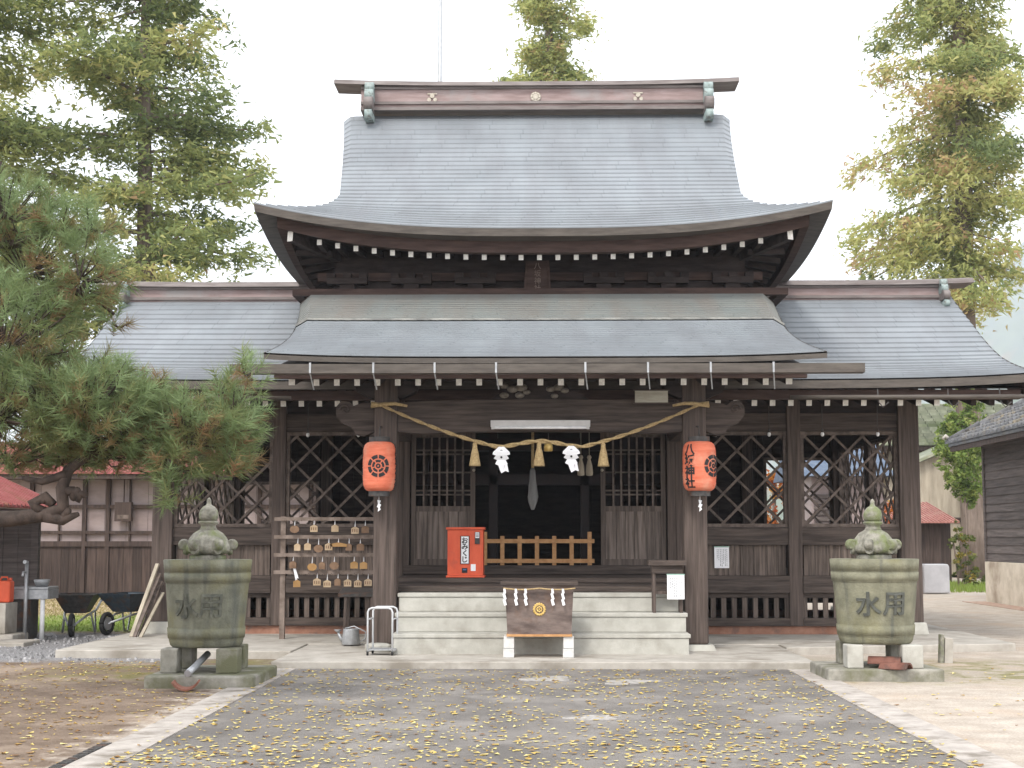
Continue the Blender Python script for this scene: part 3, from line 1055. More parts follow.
LZ0, LZ1 = 1.66, 3.07
def hrails(name, m, spans, y, hw, z0, z1):
    for a, c in spans:
        b = MB()
        b.box(a, c, y - hw, y + hw, z0, z1)
        b.build(name, m, hall)
def clip(x0, x1, z0, z1, c, sg):
    """segment of the line z = sg * x + c inside the rectangle"""
    pts = []
    for x in (x0, x1):
        z = sg * x + c
        if z0 <= z <= z1: pts.append((x, z))
    for z in (z0, z1):
        x = (z - c) / sg
        if x0 < x < x1: pts.append((x, z))
    return (pts[0], pts[1]) if len(pts) >= 2 else None
def lattice(fn, u0, u1, z0, z1, pitch=.425, w=.036, fw=.05, name='lattice_window'):
    """framed diagonal lattice; fn(u, d, z) -> world, d is depth"""
    b = MB()
    def bx(ua, ub, d0, d1, za, zb):
        b.prism([(ua, za), (ub, za), (ub, zb), (ua, zb)], lambda u, v, w: fn(u, d0 + w, v), d1 - d0)
    bx(u0, u0 + fw, -.05, .05, z0, z1)
    bx(u1 - fw, u1, -.05, .05, z0, z1)
    bx(u0 + fw, u1 - fw, -.05, .05, z0, z0 + fw)
    bx(u0 + fw, u1 - fw, -.05, .05, z1 - fw, z1)
    o = b.build(name, LATT, hall)
    b = MB()
    for sg, d in ((1, -.022), (-1, .004)):
        n = int((u1 - u0 + z1 - z0) / pitch) + 2
        for k in range(-n, n + 1):
            c = (z0 + z1) / 2 - sg * (u0 + u1) / 2 + k * pitch
            sgm = clip(u0 + fw * .6, u1 - fw * .6, z0 + fw * .6, z1 - fw * .6, c, sg)
            if sgm:
                (ua, za), (ub, zb) = sgm
                L_ = math.hypot(ub - ua, zb - za)
                if L_ < .06: continue
                px, pz = -(zb - za) / L_ * w / 2, (ub - ua) / L_ * w / 2
                b.prism([(ua + px, za + pz), (ua - px, za - pz), (ub - px, zb - pz), (ub + px, zb + pz)], lambda u, v, q: fn(u, d + q, v), .022)
    b.build('lattice', LATT, o)
def planks(name, fn, u0, u1, z0, z1, bw, m, parent, seed=1, th=.03, gap=.006, frame=True):
    rr = random.Random(seed)
    b = MB()
    u = u0
    while u < u1 - .01:
        e = min(u + bw * rr.uniform(.8, 1.2), u1)
        if u1 - e < bw * .4: e = u1
        d0 = rr.uniform(0, .008)
        b.prism([(u + gap / 2, z0), (e - gap / 2, z0), (e - gap / 2, z1), (u + gap / 2, z1)], lambda a, v, w: fn(a, d0 + w, v), th)
        u = e
    return b.build(name, m, parent)
front = lambda u, d, z: (u, YW + d, z)
BAYS = [(PX[0] + .15, PX[1] - .10), (PX[1] + .10, PX[2] - .10), (PX[3] + .10, PX[4] - .10), (PX[4] + .10, PX[5] - .15)]
hrails('wall_plate', WOOD_H, [(PX[0] + .15, PX[1] - .1), (PX[1] + .1, PX[2] - .1), (PX[2] + .1, PX[3] - .1), (PX[3] + .1, PX[4] - .1), (PX[4] + .1, PX[5] - .15)], YW, .07, 3.075, 3.34)
hrails('upper_plate', WOOD_D, [(PX[0] + .15, PX[5] - .15)], YW + .03, .05, 3.345, 3.74)
hrails('sill_rail', WOOD_H, BAYS, YW, .08, 1.40, 1.655)
hrails('lower_beam', WOOD_H, BAYS, YW - .03, .09, .70, .945)
hrails('base_beam', WOOD_H, BAYS, YW - .03, .08, .222, .335)
hrails('grille_rail', WOOD_H, BAYS, YW, .05, .63, .695)
for i, (a, c) in enumerate(BAYS):
    lattice(front, a, c, LZ0, LZ1)
    planks('wall_boards', front, a + .03, c - .03, .95, 1.395, .19, WOOD_V, hall, 10 + i)
    b = MB()                                   # crawl-space grille
    n = int((c - a) / .146)
    for k in range(n + 1):
        x = a + .03 + (c - a - .06) * k / n
        b.box(x - .036, x + .036, YW - .03, YW + .02, .337, .628)
    b.build('floor_grille', WOOD_V, hall)
b = MB()
for a, c in ((PX[0] + .2, PX[5] - .2),):
    b.box(a, c, YW - .06, YW + .10, .09, .218)
    b.box(a, c, YB - .10, YB + .06, .09, .218)
b.box(PX[0] - .06, PX[0] + .10, YW + .22, YB - .22, .09, .218)
b.box(PX[5] - .10, PX[5] + .06, YW + .22, YB - .22, .09, .218)
b.build('plinth', FOUND, hall)
# side walls
for x, sx in ((PX[0], -1), (PX[5], 1)):
    f = lambda u, d, z, x=x: (x + d, u, z)
    for i, (a, c) in enumerate(((YW + .15, 24.72), (24.88, YB - .15))):
        lattice(f, a, c, LZ0, LZ1)
        planks('wall_boards', f, a, c, .34, 1.395, .19, WOOD_V, hall, 30 + i)
    for nm, z0, z1, hw in (('sill_rail', 1.40, 1.655, .08), ('wall_plate', 3.075, 3.34, .07), ('base_beam', .222, .335, .08)):
        b = MB()
        b.box(x - hw, x + hw, YW + .15, YB - .15, z0, z1)
        b.build(nm, WOOD_H, hall)
    b = MB()
    b.box(x - .08, x + .08, 24.72, 24.88, .34, 3.6)
    b.build('post', WOOD_P, hall)
    planks('wall_boards', f, YW + .15, YB - .15, 3.345, 3.75, .25, WOOD_D, hall, 33)
# back wall: dark boards with lattice openings
back = lambda u, d, z: (u, YB + d, z)
OPEN = [(PX[0] + .15, -4.02, 1.66, 2.52), (4.05, 4.50, 1.66, 2.95), (4.62, PX[5] - .15, 1.66, 2.95)]
prev = PX[0] + .15
for (a, c, z0, z1) in OPEN:
    if a > prev + .02:
        planks('back_boards', back, prev, a, .34, 3.75, .22, WOOD_D, hall, 41)
    planks('back_boards', back, a, c, .34, z0, .22, WOOD_D, hall, 42)
    planks('back_boards', back, a, c, z1, 3.75, .22, WOOD_D, hall, 43)
    lattice(back, a, c, z0, z1, .42, .04)
    prev = c
planks('back_boards', back, prev, PX[5] - .15, .34, 3.75, .22, WOOD_D, hall, 44) if PX[5] - .15 - prev > .03 else None
for a, c, z0, z1 in ((OPEN[0][0], OPEN[0][1], .1, 1.66), (OPEN[0][0], OPEN[0][1], 2.53, 3.75), (OPEN[0][1], OPEN[1][0], .1, 3.75), (OPEN[1][0], 4.42, .1, .96), (OPEN[1][0], PX[5] - .15, 2.96, 3.75), (OPEN[1][0], PX[5] - .15, .97, 1.66), (OPEN[1][1], OPEN[2][0], 1.66, 2.955)):
    b = MB()
    b.box(a, c, YB + .045, YB + .07, z0, z1)
    b.build('added_light_stop', WOOD_D, hall)  # added behind the planks to block daylight through their gaps and below the floor
# floor, inner partitions, ceiling
b = MB()
b.box(PX[0] + .1, PX[5] - .1, YW + .12, YB - .1, FZ - .08, FZ)
b.build('floor', WOOD_H, hall)
b = MB()
b.box(PX[0] - .1, PX[5] + .1, YW + .1, YB - .05, 3.76, 3.80)
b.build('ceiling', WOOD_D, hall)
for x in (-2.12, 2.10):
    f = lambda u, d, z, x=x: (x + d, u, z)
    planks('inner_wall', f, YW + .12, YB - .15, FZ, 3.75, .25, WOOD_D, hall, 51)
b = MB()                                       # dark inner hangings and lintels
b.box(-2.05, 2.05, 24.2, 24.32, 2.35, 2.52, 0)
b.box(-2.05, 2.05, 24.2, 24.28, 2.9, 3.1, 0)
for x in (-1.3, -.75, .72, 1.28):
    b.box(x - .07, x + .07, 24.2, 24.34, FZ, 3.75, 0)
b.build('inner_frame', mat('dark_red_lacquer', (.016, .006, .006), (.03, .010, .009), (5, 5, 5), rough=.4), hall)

# ---- entrance bay: sliding lattice doors
b = MB()
b.box(PX[2] + .1, PX[3] - .1, YW - .08, YW + .10, FZ + .002, FZ + .13)
b.box(PX[2] + .1, PX[3] - .1, YW - .30, YW - .082, .30, .95)
b.build('threshold', WOOD_H, hall)
for x0, x1 in ((-2.02, -1.93), (1.88, 2.0)):
    b = MB()
    b.box(x0, x1, YW - .09, YW + .09, FZ + .132, 3.073)
    b.build('door_jamb', WOOD_P, hall)
for x0, x1 in ((-1.91, -.96), (.90, 1.86)):
    z0, zm, z1 = FZ + .132, 1.93, 3.06
    d = MB()
    d.box(x0, x0 + .07, YW - .035, YW + .015, z0, z1)
    d.box(x1 - .07, x1, YW - .035, YW + .015, z0, z1)
    for za, zb in ((z0, z0 + .09), (zm - .04, zm + .04), (z1 - .07, z1)):
        d.box(x0 + .07, x1 - .07, YW - .033, YW + .013, za, zb)
    door = d.build('sliding_door', DOORW, hall)
    planks('door_boards', lambda u, d_, z: (u, YW - .02 + d_, z), x0 + .07, x1 - .07, z0 + .09, zm - .04, .16, DOORV, door, int(x0 * 10), th=.02)
    g = MB()
    n = 7
    for k in range(1, n):
        x = x0 + .07 + (x1 - x0 - .14) * k / n
        g.box(x - .014, x + .014, YW - .025, YW + .0, zm + .04, z1 - .07)
    for z in (2.14, 2.20, 2.47, 2.74, 2.80):
        g.box(x0 + .07, x1 - .07, YW + .001, YW + .014, z - .012, z + .012)
    g.build('door_lattice', LATT, door)
    k = MB()
    xk = x1 - .02 if x0 < 0 else x0 + .02
    k.sphere((xk, YW - .05, 2.50), .022)
    k.build('door_knob', PALEGILT, door)

# ---- timber veranda and step in front of the doors
b = MB()
rr = random.Random(5)
y = 20.2
while y < 22.0 - .01:
    e = min(y + .2, YW - .32)
    b.box(-1.96, 1.96, y + .003, e - .003, FZ - .06, FZ - rr.uniform(0, .004))
    y = e
    if e >= YW - .33: break
b.box(-1.98, 1.98, 20.22, 20.34, FZ - .16, FZ - .062)
for x in (-1.8, -.6, .6, 1.8):
    b.box(x - .07, x + .07, 20.4, 20.54, .10, FZ - .062)
b.build('veranda', WOOD_H, hall)
b = MB()
b.box(-1.90, 1.86, 19.62, 20.18, .805, .875)
b.build('wooden_step', WOOD_H, hall, bevel=.01)

# ---- stone steps (a thing of its own)
b = MB()
for k, (y0, z0, z1) in enumerate(((18.6, .05, .33), (18.95, .332, .568), (19.3, .57, .80))):
    b.box(-1.80, 1.82, y0, 20.15, z0, z1 - .05)
    b.box(-1.82, 1.84, y0 - .015, 20.15, z1 - .049, z1)
b.build('stone_steps', STONE, label='three broad pale stone steps leading up to the shrine entrance', cat='steps', bevel=.008)

# ================================================================== things on and around the hall
# ---- twisted straw rope with tassels, and paper streamers
def rope_pt(x):
    a = abs(x)
    z = 3.20 - .62 * (1 - (a / 2.04) ** 1.55) if a > .55 else 0
    if a <= .55:
        e = 3.20 - .62 * (1 - (.55 / 2.04) ** 1.55)
        z = e + .07 * .5 * (1 + math.cos(PI * a / .55))
    return Vector((x, 19.16, z))
rope = thing('straw_rope', (0, 19.16, 2.7), 'thick twisted straw rope sagging between the two porch pillars', 'rope')
b = MB()
N_ = 130
for st in range(2):
    pts, rad = [], []
    for k in range(N_ + 1):
        x = -2.06 + 4.12 * k / N_
        p = rope_pt(x)
        t = k * .50 + st * PI
        r = .024 * (1.0 - .35 * abs(x) / 2.06)
        pts.append(p + Vector((0, math.cos(t) * r * .62, math.sin(t) * r * .62)))
        rad.append(.0195 * (1.0 - .4 * abs(x) / 2.06))
    b.tube(pts, rad, 6)
for sx in (-1, 1):
    b.tube([(sx * 2.04, 19.18, 3.20), (sx * 2.16, 19.17, 3.215), (sx * 2.17, 19.2, 3.19), (sx * 1.98, 19.15, 3.21), (sx * 1.86, 19.15, 3.215), (sx * 1.70, 19.15, 3.185)], [.03, .03, .03, .026, .024, .016], 7)
b.build('twisted_cord', STRAW, rope)
for x in (-.83, -.01, .81):
    b = MB()
    p = rope_pt(x)
    zt = p.z - .02
    def ribs(t, r, z): return 1 + .09 * math.sin(t * 14)
    b.lathe([(.018, 0), (.030, -.02), (.026, -.05), (.045, -.12), (.072, -.28), (.074, -.30), (.02, -.295)][::-1], (x, 19.15, zt), 28, rfun=ribs)
    b.tube([(x - .03, 19.15, zt - .055), (x + .03, 19.15, zt - .055)], .012, 6)
    b.build('straw_tassel', STRAW, rope)
for x, lb in ((-.49, 'zigzag white paper streamer on the straw rope, left of the middle tassel'), (.40, 'zigzag white paper streamer on the straw rope, right of the middle tassel')):
    b = MB()
    zt = rope_pt(x).z - .03
    half = [(.035, .025), (.105, -.045), (.112, -.075), (.070, -.088), (.098, -.125), (.055, -.145), (.080, -.195), (.038, -.215), (.052, -.285), (.0, -.315)]
    poly = half + [(-u, v) for u, v in reversed(half[:-1])]
    poly[10] = (-.02, -.27)
    b.prism(poly, lambda u, v, w: (x + u, 19.105 - w + .02 * math.sin(v * 28), zt + v), .006, 0)
    b.prism([(.03, -.285), (.075, -.30), (.05, -.18), (.02, -.20)], lambda u, v, w: (x + u + .02, 19.085 - w, zt + v), .005, 0)
    for dz in (-.035, -.11):
        b.tube([(x, 19.092, zt + dz), (x, 19.089, zt + dz)], .02 if dz > -.1 else .014, 12, 1)
    b.build('paper_streamer', [PAPER, BLACK], label=lb, cat='streamer', group='paper streamers hanging from the straw rope')

# ---- lanterns
def on_cyl(cx, cy, zc, rfun, ang):
    """wrap (u, v, w) on a barrel surface; ang = 0 faces the viewer (-Y), positive turns to +X"""
    def f(u, v, w):
        r = rfun(v) + w
        t = ang + u / rfun(0)
        return (cx + r * math.sin(t), cy - r * math.cos(t), zc + v)
    return f
def arc_ring(b, fn, r0, r1, a0, a1, d, m, n=6):
    poly = [(r0 * math.cos(a0 + (a1 - a0) * k / n), r0 * math.sin(a0 + (a1 - a0) * k / n)) for k in range(n + 1)]
    q = [(r1 * math.cos(a0 + (a1 - a0) * k / n), r1 * math.sin(a0 + (a1 - a0) * k / n)) for k in range(n + 1)]
    for k in range(n):
        b.prism([poly[k], q[k], q[k + 1], poly[k + 1]], fn, d, m)
def lantern(x, turn, label):
    cy, zc = 19.0, 2.40
    t = thing('paper_lantern', (x, cy, 2.0), label, 'lantern', 'red paper lanterns on the porch pillars')
    prof = [(.125, -.315), (.165, -.30), (.19, -.27), (.205, -.22), (.211, -.1), (.212, 0), (.211, .1), (.205, .22), (.19, .27), (.165, .30), (.125, .315)]
    def rf(v):
        for (r0, v0), (r1, v1) in zip(prof, prof[1:]):
            if v0 <= v <= v1:
                return r0 + (r1 - r0) * (v - v0) / (v1 - v0)
        return .2
    b = MB()
    n = 60
    pr = [(rf(-.315 + .63 * k / n) + .0028 * (1 if k % 2 else -1), -.315 + .63 * k / n) for k in range(n + 1)]
    b.lathe(pr, (x, cy, zc), 48)
    b.build('lantern_shade', LANT, t)
    for z0, z1, nm in ((.312, .375, 'lantern_cap'), (-.375, -.312, 'lantern_base')):
        b = MB()
        b.lathe([(.10, z0), (.135, z0), (.135, z1), (.10, z1)], (x, cy, zc), 32, smooth=False)
        b.build(nm, DARKM, t)
    for q in range(4):
        a = turn + q * PI / 2
        fn = on_cyl(x, cy, zc, lambda v: rf(v) + .003, a)
        b = MB()
        if q % 2 == 0:                         # crest: ring of eight bars round a flower
            for k in range(8):
                arc_ring(b, fn, .095, .14, k * PI / 4 + .07, (k + 1) * PI / 4 - .07, .004, 0, 5)
            for k in range(5):
                arc_ring(b, fn, .048, .078, k * PI * .4 + .12 + PI / 2 - .63, (k + 1) * PI * .4 - .12 + PI / 2 - .63, .004, 0, 4)
            arc_ring(b, fn, .012, .032, 0, 2 * PI, .004, 0, 10)
            b.build('crest', BLACK, t)
        else:
            for i, ch in enumerate('八坂神社'):
                b.text(ch, .155, lambda u, v, w, i=i, fn=fn: fn(u, v + .205 - .137 * i, w), .004, bold=.004)
            b.build('lettering', BLACK, t)
    b = MB()                                   # hook to the pillar and the little paper tag below
    b.tube([(x, cy, zc + .37), (x, cy, zc + .47), (x, cy + .10, zc + .52), (x, 19.25, zc + .52)], .008, 6)
    b.build('hanging_hook', DARKM, t)
    b = MB()
    b.tube([(x, cy - .02, zc - .37), (x, cy - .02, zc - .43)], .004, 5)
    b.prism([(-.02, 0), (.025, -.01), (.01, -.05), (.03, -.06), (.012, -.10), (.025, -.12), (-.012, -.15), (-.005, -.10), (-.025, -.09), (-.01, -.05)], lambda u, v, w: (x + u, cy - .03 + w, zc - .42 + v), .004)
    b.build('paper_tag', PAPER, t)
lantern(-2.035, R(2), 'red paper lantern on the left pillar, showing its round black crest')
lantern(2.015, R(48), 'red paper lantern on the right pillar, black characters down its left side')

# ---- light fitting, board and bulbs
b = MB()
x0, x1 = -.63, .645
b.prism([(-.05, 0), (.05, 0), (.065, .055), (.065, .08), (-.065, .08), (-.065, .055)], lambda u, v, w: (x0 + w, 19.21 + .0 + u * .9, 2.92 + v), x1 - x0, 0)
b.tube([(x0 + .05, 19.165, 2.905), (x1 - .05, 19.165, 2.905)], .018, 10, 1)
for x in (x0 + .03, x1 - .03):
    b.box(x - .02, x + .02, 19.145, 19.185, 2.885, 2.93, 0)
b.build('tube_light', [mat('dull_white_enamel', (.46, .45, .44), (.54, .53, .52), (6, 6, 6), bump=0), WHITEM], label='long white fluorescent tube light fixed to the porch beam', cat='light')
b = MB()
b.box(1.22, 1.64, 19.14, 19.17, 3.225, 3.375)
b.box(1.20, 1.66, 19.135, 19.178, 3.376, 3.392, 1)
b.box(1.20, 1.66, 19.135, 19.178, 3.208, 3.224, 1)
b.build('wooden_sign', [mat('bleached_board', (.30, .28, .225), (.42, .40, .33), (4, 20, 20)), WOOD_H], label='small pale wooden board up on the porch beam', cat='sign')
bulbs = [(250, 437), (307, 437), (358, 437), (716, 436), (769, 436), (822, 435), (877, 434)]
words = ['nearest the pine', 'third to the left of the left lantern', 'just left of the left lantern', 'just right of the right lantern', 'over the second lattice from the right', 'over the inner half of the right lattice', 'farthest right, by the corner post']
words[1] = 'second to the left of the left lantern'
words[0] = 'third to the left of the left lantern'
for (px, py), wd in zip(bulbs, words):
    x = (px - 540) / 1500 * 21.6
    b = MB()
    b.tube([(x, 21.6, 3.60), (x, 21.6, 3.05)], .006, 5, 0)
    b.tube([(x, 21.6, 3.06), (x, 21.6, 3.01)], .016, 8, 0)
    b.sphere((x, 21.6, 2.985), (.026, .026, .034), 1)
    b.build('light_bulb', [DARKM, WHITEM], label='bare bulb on a cord, ' + wd, cat='bulb', group='bare bulbs under the main eave')

# ---- things in the doorway
fy = 22.24
rl = thing('wooden_barrier', (0, fy, 1.10), 'low new orange-brown timber rail barrier across the dark doorway', 'barrier')
xs = [-.81, -.555, -.30, -.045, .21, .465, .73]
for i, x in enumerate(xs):
    e = i in (0, len(xs) - 1)
    one(lambda q: q.box(x - .03, x + .03, fy - .03, fy + .03, 1.102, 1.59 if e else 1.53), 'baluster', ORANGEW, rl)
for z in (1.165, 1.455):
    one(lambda q: q.box(-.87, .80, fy - .05, fy - .032, z - .03, z + .03), 'rail', ORANGEW, rl)
b = MB()
x = -.10
b.tube([(x, 20.9, 3.05), (x, 20.9, 2.42)], .02, 8, 1)
b.lathe([(.02, .52), (.035, .48), (.04, .40), (.055, .25), (.07, .12), (.06, .05), (.03, -.04), (.02, -.06)][::-1], (x, 20.9, 1.95), 20, 0, rfun=lambda t, r, z: 1 + .12 * math.sin(7 * t + z * 9))
b.build('bell_rope', [CLOTH, STRAW], label='grey cloth bell rope hanging in the dark doorway', cat='rope')
b = MB()
b.tube([(.11, 19.4, 2.85), (.11, 19.4, 2.74)], .006, 5, 1)
b.lathe([(.01, .10), (.04, .08), (.06, .02), (.058, -.03), (.05, -.04)][::-1], (.11, 19.4, 2.655), 16, 0)
b.build('hanging_bell', [GOLD, DARKM], label='small gilt bell hanging just right of the middle tassel', cat='bell')
for x, lb in ((.60, 'left of two small pale pouches hanging at the dark doorway'), (.72, 'right of two small pale pouches hanging at the dark doorway')):
    b = MB()
    b.tube([(x, 21.9, 3.05), (x, 21.9, 2.67)], .005, 5)
    b.lathe([(.02, .3), (.035, .27), (.02, .24), (.045, .15), (.055, .05), (.05, .01), (.02, 0)][::-1], (x, 21.9, 2.40), 14)
    b.build('cloth_pouch', PALEW, label=lb, cat='pouch', group='pale pouches at the doorway')

# ---- fortune slip box
ox0, ox1, oy0, oy1 = -1.245, -.765, 20.28, 20.72
fb = thing('fortune_box', (-1.0, 20.5, FZ), 'bright vermilion fortune-slip vending box standing on the veranda', 'vending box')
one(lambda q: q.box(ox0, ox1, oy0, oy1, FZ + .03, 1.61), 'cabinet', REDBOX, fb, bevel=.006)
one(lambda q: q.box(ox0 - .02, ox1 + .02, oy0 - .02, oy1 + .01, 1.612, 1.645), 'top_board', REDBOX, fb, bevel=.005)
one(lambda q: q.box(ox0 - .02, ox1 + .02, oy0 - .02, oy1 + .01, FZ + .002, FZ + .029), 'base_board', REDBOX, fb, bevel=.005)
b = MB()
b.box(-1.06, -.96, oy0 - .004, oy0 - .0005, 1.16, 1.52, 0)
b.box(-1.072, -1.061, oy0 - .006, oy0 - .0005, 1.15, 1.53, 1)
b.box(-.959, -.948, oy0 - .006, oy0 - .0005, 1.15, 1.53, 1)
b.box(-1.06, -.96, oy0 - .006, oy0 - .0005, 1.521, 1.53, 1)
b.box(-1.06, -.96, oy0 - .006, oy0 - .0005, 1.15, 1.159, 1)
for i, ch in enumerate('おみくじ'):
    b.text(ch, .092, lambda u, v, w, i=i: (-1.01 + u, oy0 - .0045 - w, 1.468 - .085 * i + v), .003, 1, bold=.0025)
b.build('name_panel', [PAPER, BLACK], fb)
b = MB()
b.box(-1.05, -.975, oy0 - .006, oy0 - .0005, 1.035, 1.10, 0)
b.box(-1.035, -.99, oy0 - .009, oy0 - .0065, 1.07, 1.085, 1)
b.build('coin_slot', [BLACK, mat('blue_label', (.05, .10, .25), (.08, .15, .32), bump=0)], fb)
b = MB()
b.box(-.93, -.865, oy0 - .005, oy0 - .0005, 1.06, 1.15, 0)
b.build('price_sticker', PAPER, fb)
b = MB()
b.box(-.875, -.81, oy0 - .02, oy0 - .0005, 1.42, 1.58, 0)
b.box(-.868, -.817, oy0 - .024, oy0 - .0205, 1.50, 1.575, 1)
for i in range(3):
    b.box(-.862, -.823, oy0 - .0255, oy0 - .0245, 1.515 + .018 * i, 1.523 + .018 * i, 0)
b.build('slip_tray', [DARKM, PAPER], fb)

# ---- offering box on two blocks
bx0, bx1, by0, by1 = -.42, .40, 18.05, 18.56
ob = thing('offering_box', (0, 18.3, .335), 'brown offering box with round gilt crest and straw cord before the steps', 'offering box')
PLY = mat('worn_plywood', (.085, .062, .054), (.20, .155, .135), (3, 9, 9), c3=(.13, .078, .055), s3=4, bump=.2)
b = MB()
b.prism([(bx0 + .03, .36), (bx1 - .03, .36), (bx1, .94), (bx0, .94)], lambda u, v, w: (u, by0 + w, v), .03)
b.prism([(bx0 + .03, .36), (bx1 - .03, .36), (bx1, .94), (bx0, .94)], lambda u, v, w: (u, by1 - .03 + w, v), .03)
for x in (bx0, bx1):
    sg = 1 if x < 0 else -1
    b.beam((x + sg * .045, by0 + .25, .36), (x + sg * .016, by0 + .25, .94), .44, .03, up=(1, 0, 0))
b.build('box_panel', PLY, ob)
one(lambda q: q.box(bx0 + .02, bx1 - .02, by0 - .02, by1, .335, .362), 'base_trim', ORANGEW, ob)
b = MB()
b.box(bx0 - .05, bx1 + .05, by0 - .04, by0 + .04, .942, .985)
b.box(bx0 - .05, bx1 + .05, by1 - .08, by1 + .02, .942, .985)
for k in range(9):
    x = bx0 + .02 + (bx1 - bx0 - .04) * k / 8
    b.box(x - .02, x + .02, by0 + .041, by1 - .081, .945, .978)
b.build('slatted_lid', WOOD_H, ob)
b = MB()
cpts = [(bx0 - .02 + (bx1 - bx0 + .04) * k / 30, by0 - .05, .905 - .016 * math.sin(PI * ((k / 30 * 2) % 1))) for k in range(31)]
b.tube(cpts, .009, 6)
b.build('straw_cord', STRAW, ob)
for x in (-.41, -.29, -.175, .145, .27):
    b = MB()
    b.prism([(-.012, 0), (.012, 0), (.02, -.05), (.008, -.06), (.026, -.12), (.012, -.13), (.03, -.19), (-.002, -.20), (-.02, -.13), (-.006, -.12), (-.022, -.06), (-.01, -.05)],
            lambda u, v, w: (x + u + (0 if x > -.4 else -.015), by0 - .055 - w - (0.0), .90 + v), .005)
    b.build('paper_streamer', PAPER, ob)
b = MB()
fn = lambda u, v, w: (-.01 + u, by0 - .002 - w, .655 + v)
for k in range(16):
    t = k * PI / 8
    b.sphere(fn(.066 * math.cos(t), .066 * math.sin(t), .003), (.014, .006, .014), nu=8, nv=5)
arc_ring(b, fn, .048, .068, 0, 2 * PI, .008, 0, 28)
for k in range(8):
    t = k * PI / 4
    b.sphere(fn(.028 * math.cos(t), .028 * math.sin(t), .003), (.012, .006, .012), nu=8, nv=5)
b.sphere(fn(0, 0, .004), (.012, .008, .012), nu=8, nv=5)
b.build('gilt_crest', GOLD, ob)
BLK = mat('white_block', (.50, .50, .48), (.64, .63, .61), (14, 14, 14), bump=.2)
for x, lb in ((-.375, 'pale concrete block under the left end of the offering box'), (.335, 'pale concrete block under the right end of the offering box')):
    b = MB()
    b.box(x - .065, x + .065, by0, by0 + .30, .086, .19)
    b.box(x - .06, x + .065, by0 + .005, by0 + .30, .193, .333)
    b.build('concrete_block', BLK, label=lb, cat='block', group='blocks under the offering box', bevel=.006)

# ---- side stand with a notice, notice on the wall
st = thing('wooden_stand', (1.45, 19.6, .57), 'small brown wooden stand on the steps beside the right pillar', 'stand')
one(lambda q: q.box(1.36, 1.83, 18.92, 19.22, 1.16, 1.22), 'stand_top', WOOD_H, st)
one(lambda q: q.box(1.40, 1.79, 18.97, 19.18, 1.06, 1.158), 'drawer', WOOD_H, st)
for x in (1.43, 1.765):
    for y in (19.0, 19.16):
        one(lambda q: q.box(x - .02, x + .02, y - .02, y + .02, .57, 1.058), 'leg', WOOD_P, st)
for y in (19.0, 19.16):
    one(lambda q: q.box(1.45, 1.745, y - .015, y + .015, .80, .84), 'stretcher', WOOD_P, st)
def notice(x0, x1, y, z0, z1, label, seed):
    b = MB()
    b.box(x0, x1, y - .004, y, z0, z1, 0)
    b.box(x0 - .004, x1 + .004, y - .007, y - .0045, z1 - .012, z1 + .004, 2)
    rr = random.Random(seed)
    for k in range(7):
        x = x1 - .03 - k * (x1 - x0 - .05) / 7
        z = z1 - .04
        while z > z0 + .05:
            h = rr.uniform(.012, .03)
            b.box(x - .006, x + .002, y - .0055, y - .0042, z - h, z, 1)
            z -= h + .008
            if rr.random() < .08: break
    b.build('paper_notice', [PAPER, INK, mat('tape', (.30, .45, .38), (.36, .50, .43), bump=0)], label=label, cat='notice')
notice(1.585, 1.80, 18.91, .74, 1.05, 'white paper notice hanging from the front of the wooden stand', 3)
notice(2.565, 2.78, YW - .03, 1.06, 1.375, 'white paper notice on the boards beneath the right lattice window', 4)

# ---- rack of votive plaques
rk = thing('plaque_rack', (-2.9, 21.1, .10), 'tall wooden rack of four rails for votive plaques, left of the porch', 'rack')
RACKW = mat('rack_wood', (.12, .09, .072), (.24, .19, .16), (6, 6, 6), bump=.2)
for x in (-3.60, -2.26):
    one(lambda q: q.box(x - .035, x + .035, 21.07, 21.14, .10, 1.80), 'upright', RACKW, rk)
RZ = [1.765, 1.515, 1.265, 1.025]
for z in RZ:
    one(lambda q: (q.box(-3.72, -2.16, 21.03, 21.066, z - .025, z + .025), [q.tube([(-3.55 + .107 * k, 21.03, z - .02), (-3.55 + .107 * k, 21.0, z - .025)], .006, 5) for k in range(13)]), 'rail', RACKW, rk)
EMA_N = mat('new_plaque_wood', (.36, .26, .16), (.48, .37, .25), (6, 6, 6), bump=.05)
EMA_O = mat('old_plaque_wood', (.14, .085, .05), (.24, .15, .095), (6, 6, 6), bump=.1)
EMA_Y = mat('amber_plaque_wood', (.30, .17, .065), (.40, .24, .10), (6, 6, 6), bump=.1)
rows = [[(297, 'o', 1), (373, 'n', 0), (455, 'n', .5), (535, 'n', 0), (575, 'o', 0)],
        [(310, 'n', .6), (350, 'n', .4), (392, 'o', 1), (432, 'n', 0), (470, 'y', 2), (512, 'o', .6), (556, 'o', .3)],
        [(293, 'o', .3), (368, 'y', 1), (408, 'o', .6), (455, 'o', 1), (533, 'y', 0), (570, 'y', 0)],
        [(308, 'y', .6), (388, 'n', 0), (428, 'n', 0), (470, 'o', .6), (508, 'n', 0), (548, 'n', 0), (588, 'n', 0)]]
names = ['top', 'second', 'third', 'lowest']
ords = ['first', 'second', 'third', 'fourth', 'fifth', 'sixth', 'seventh', 'eighth']
shade = {'o': 'dark weathered', 'n': 'pale', 'y': 'amber brown'}
rr = random.Random(8)
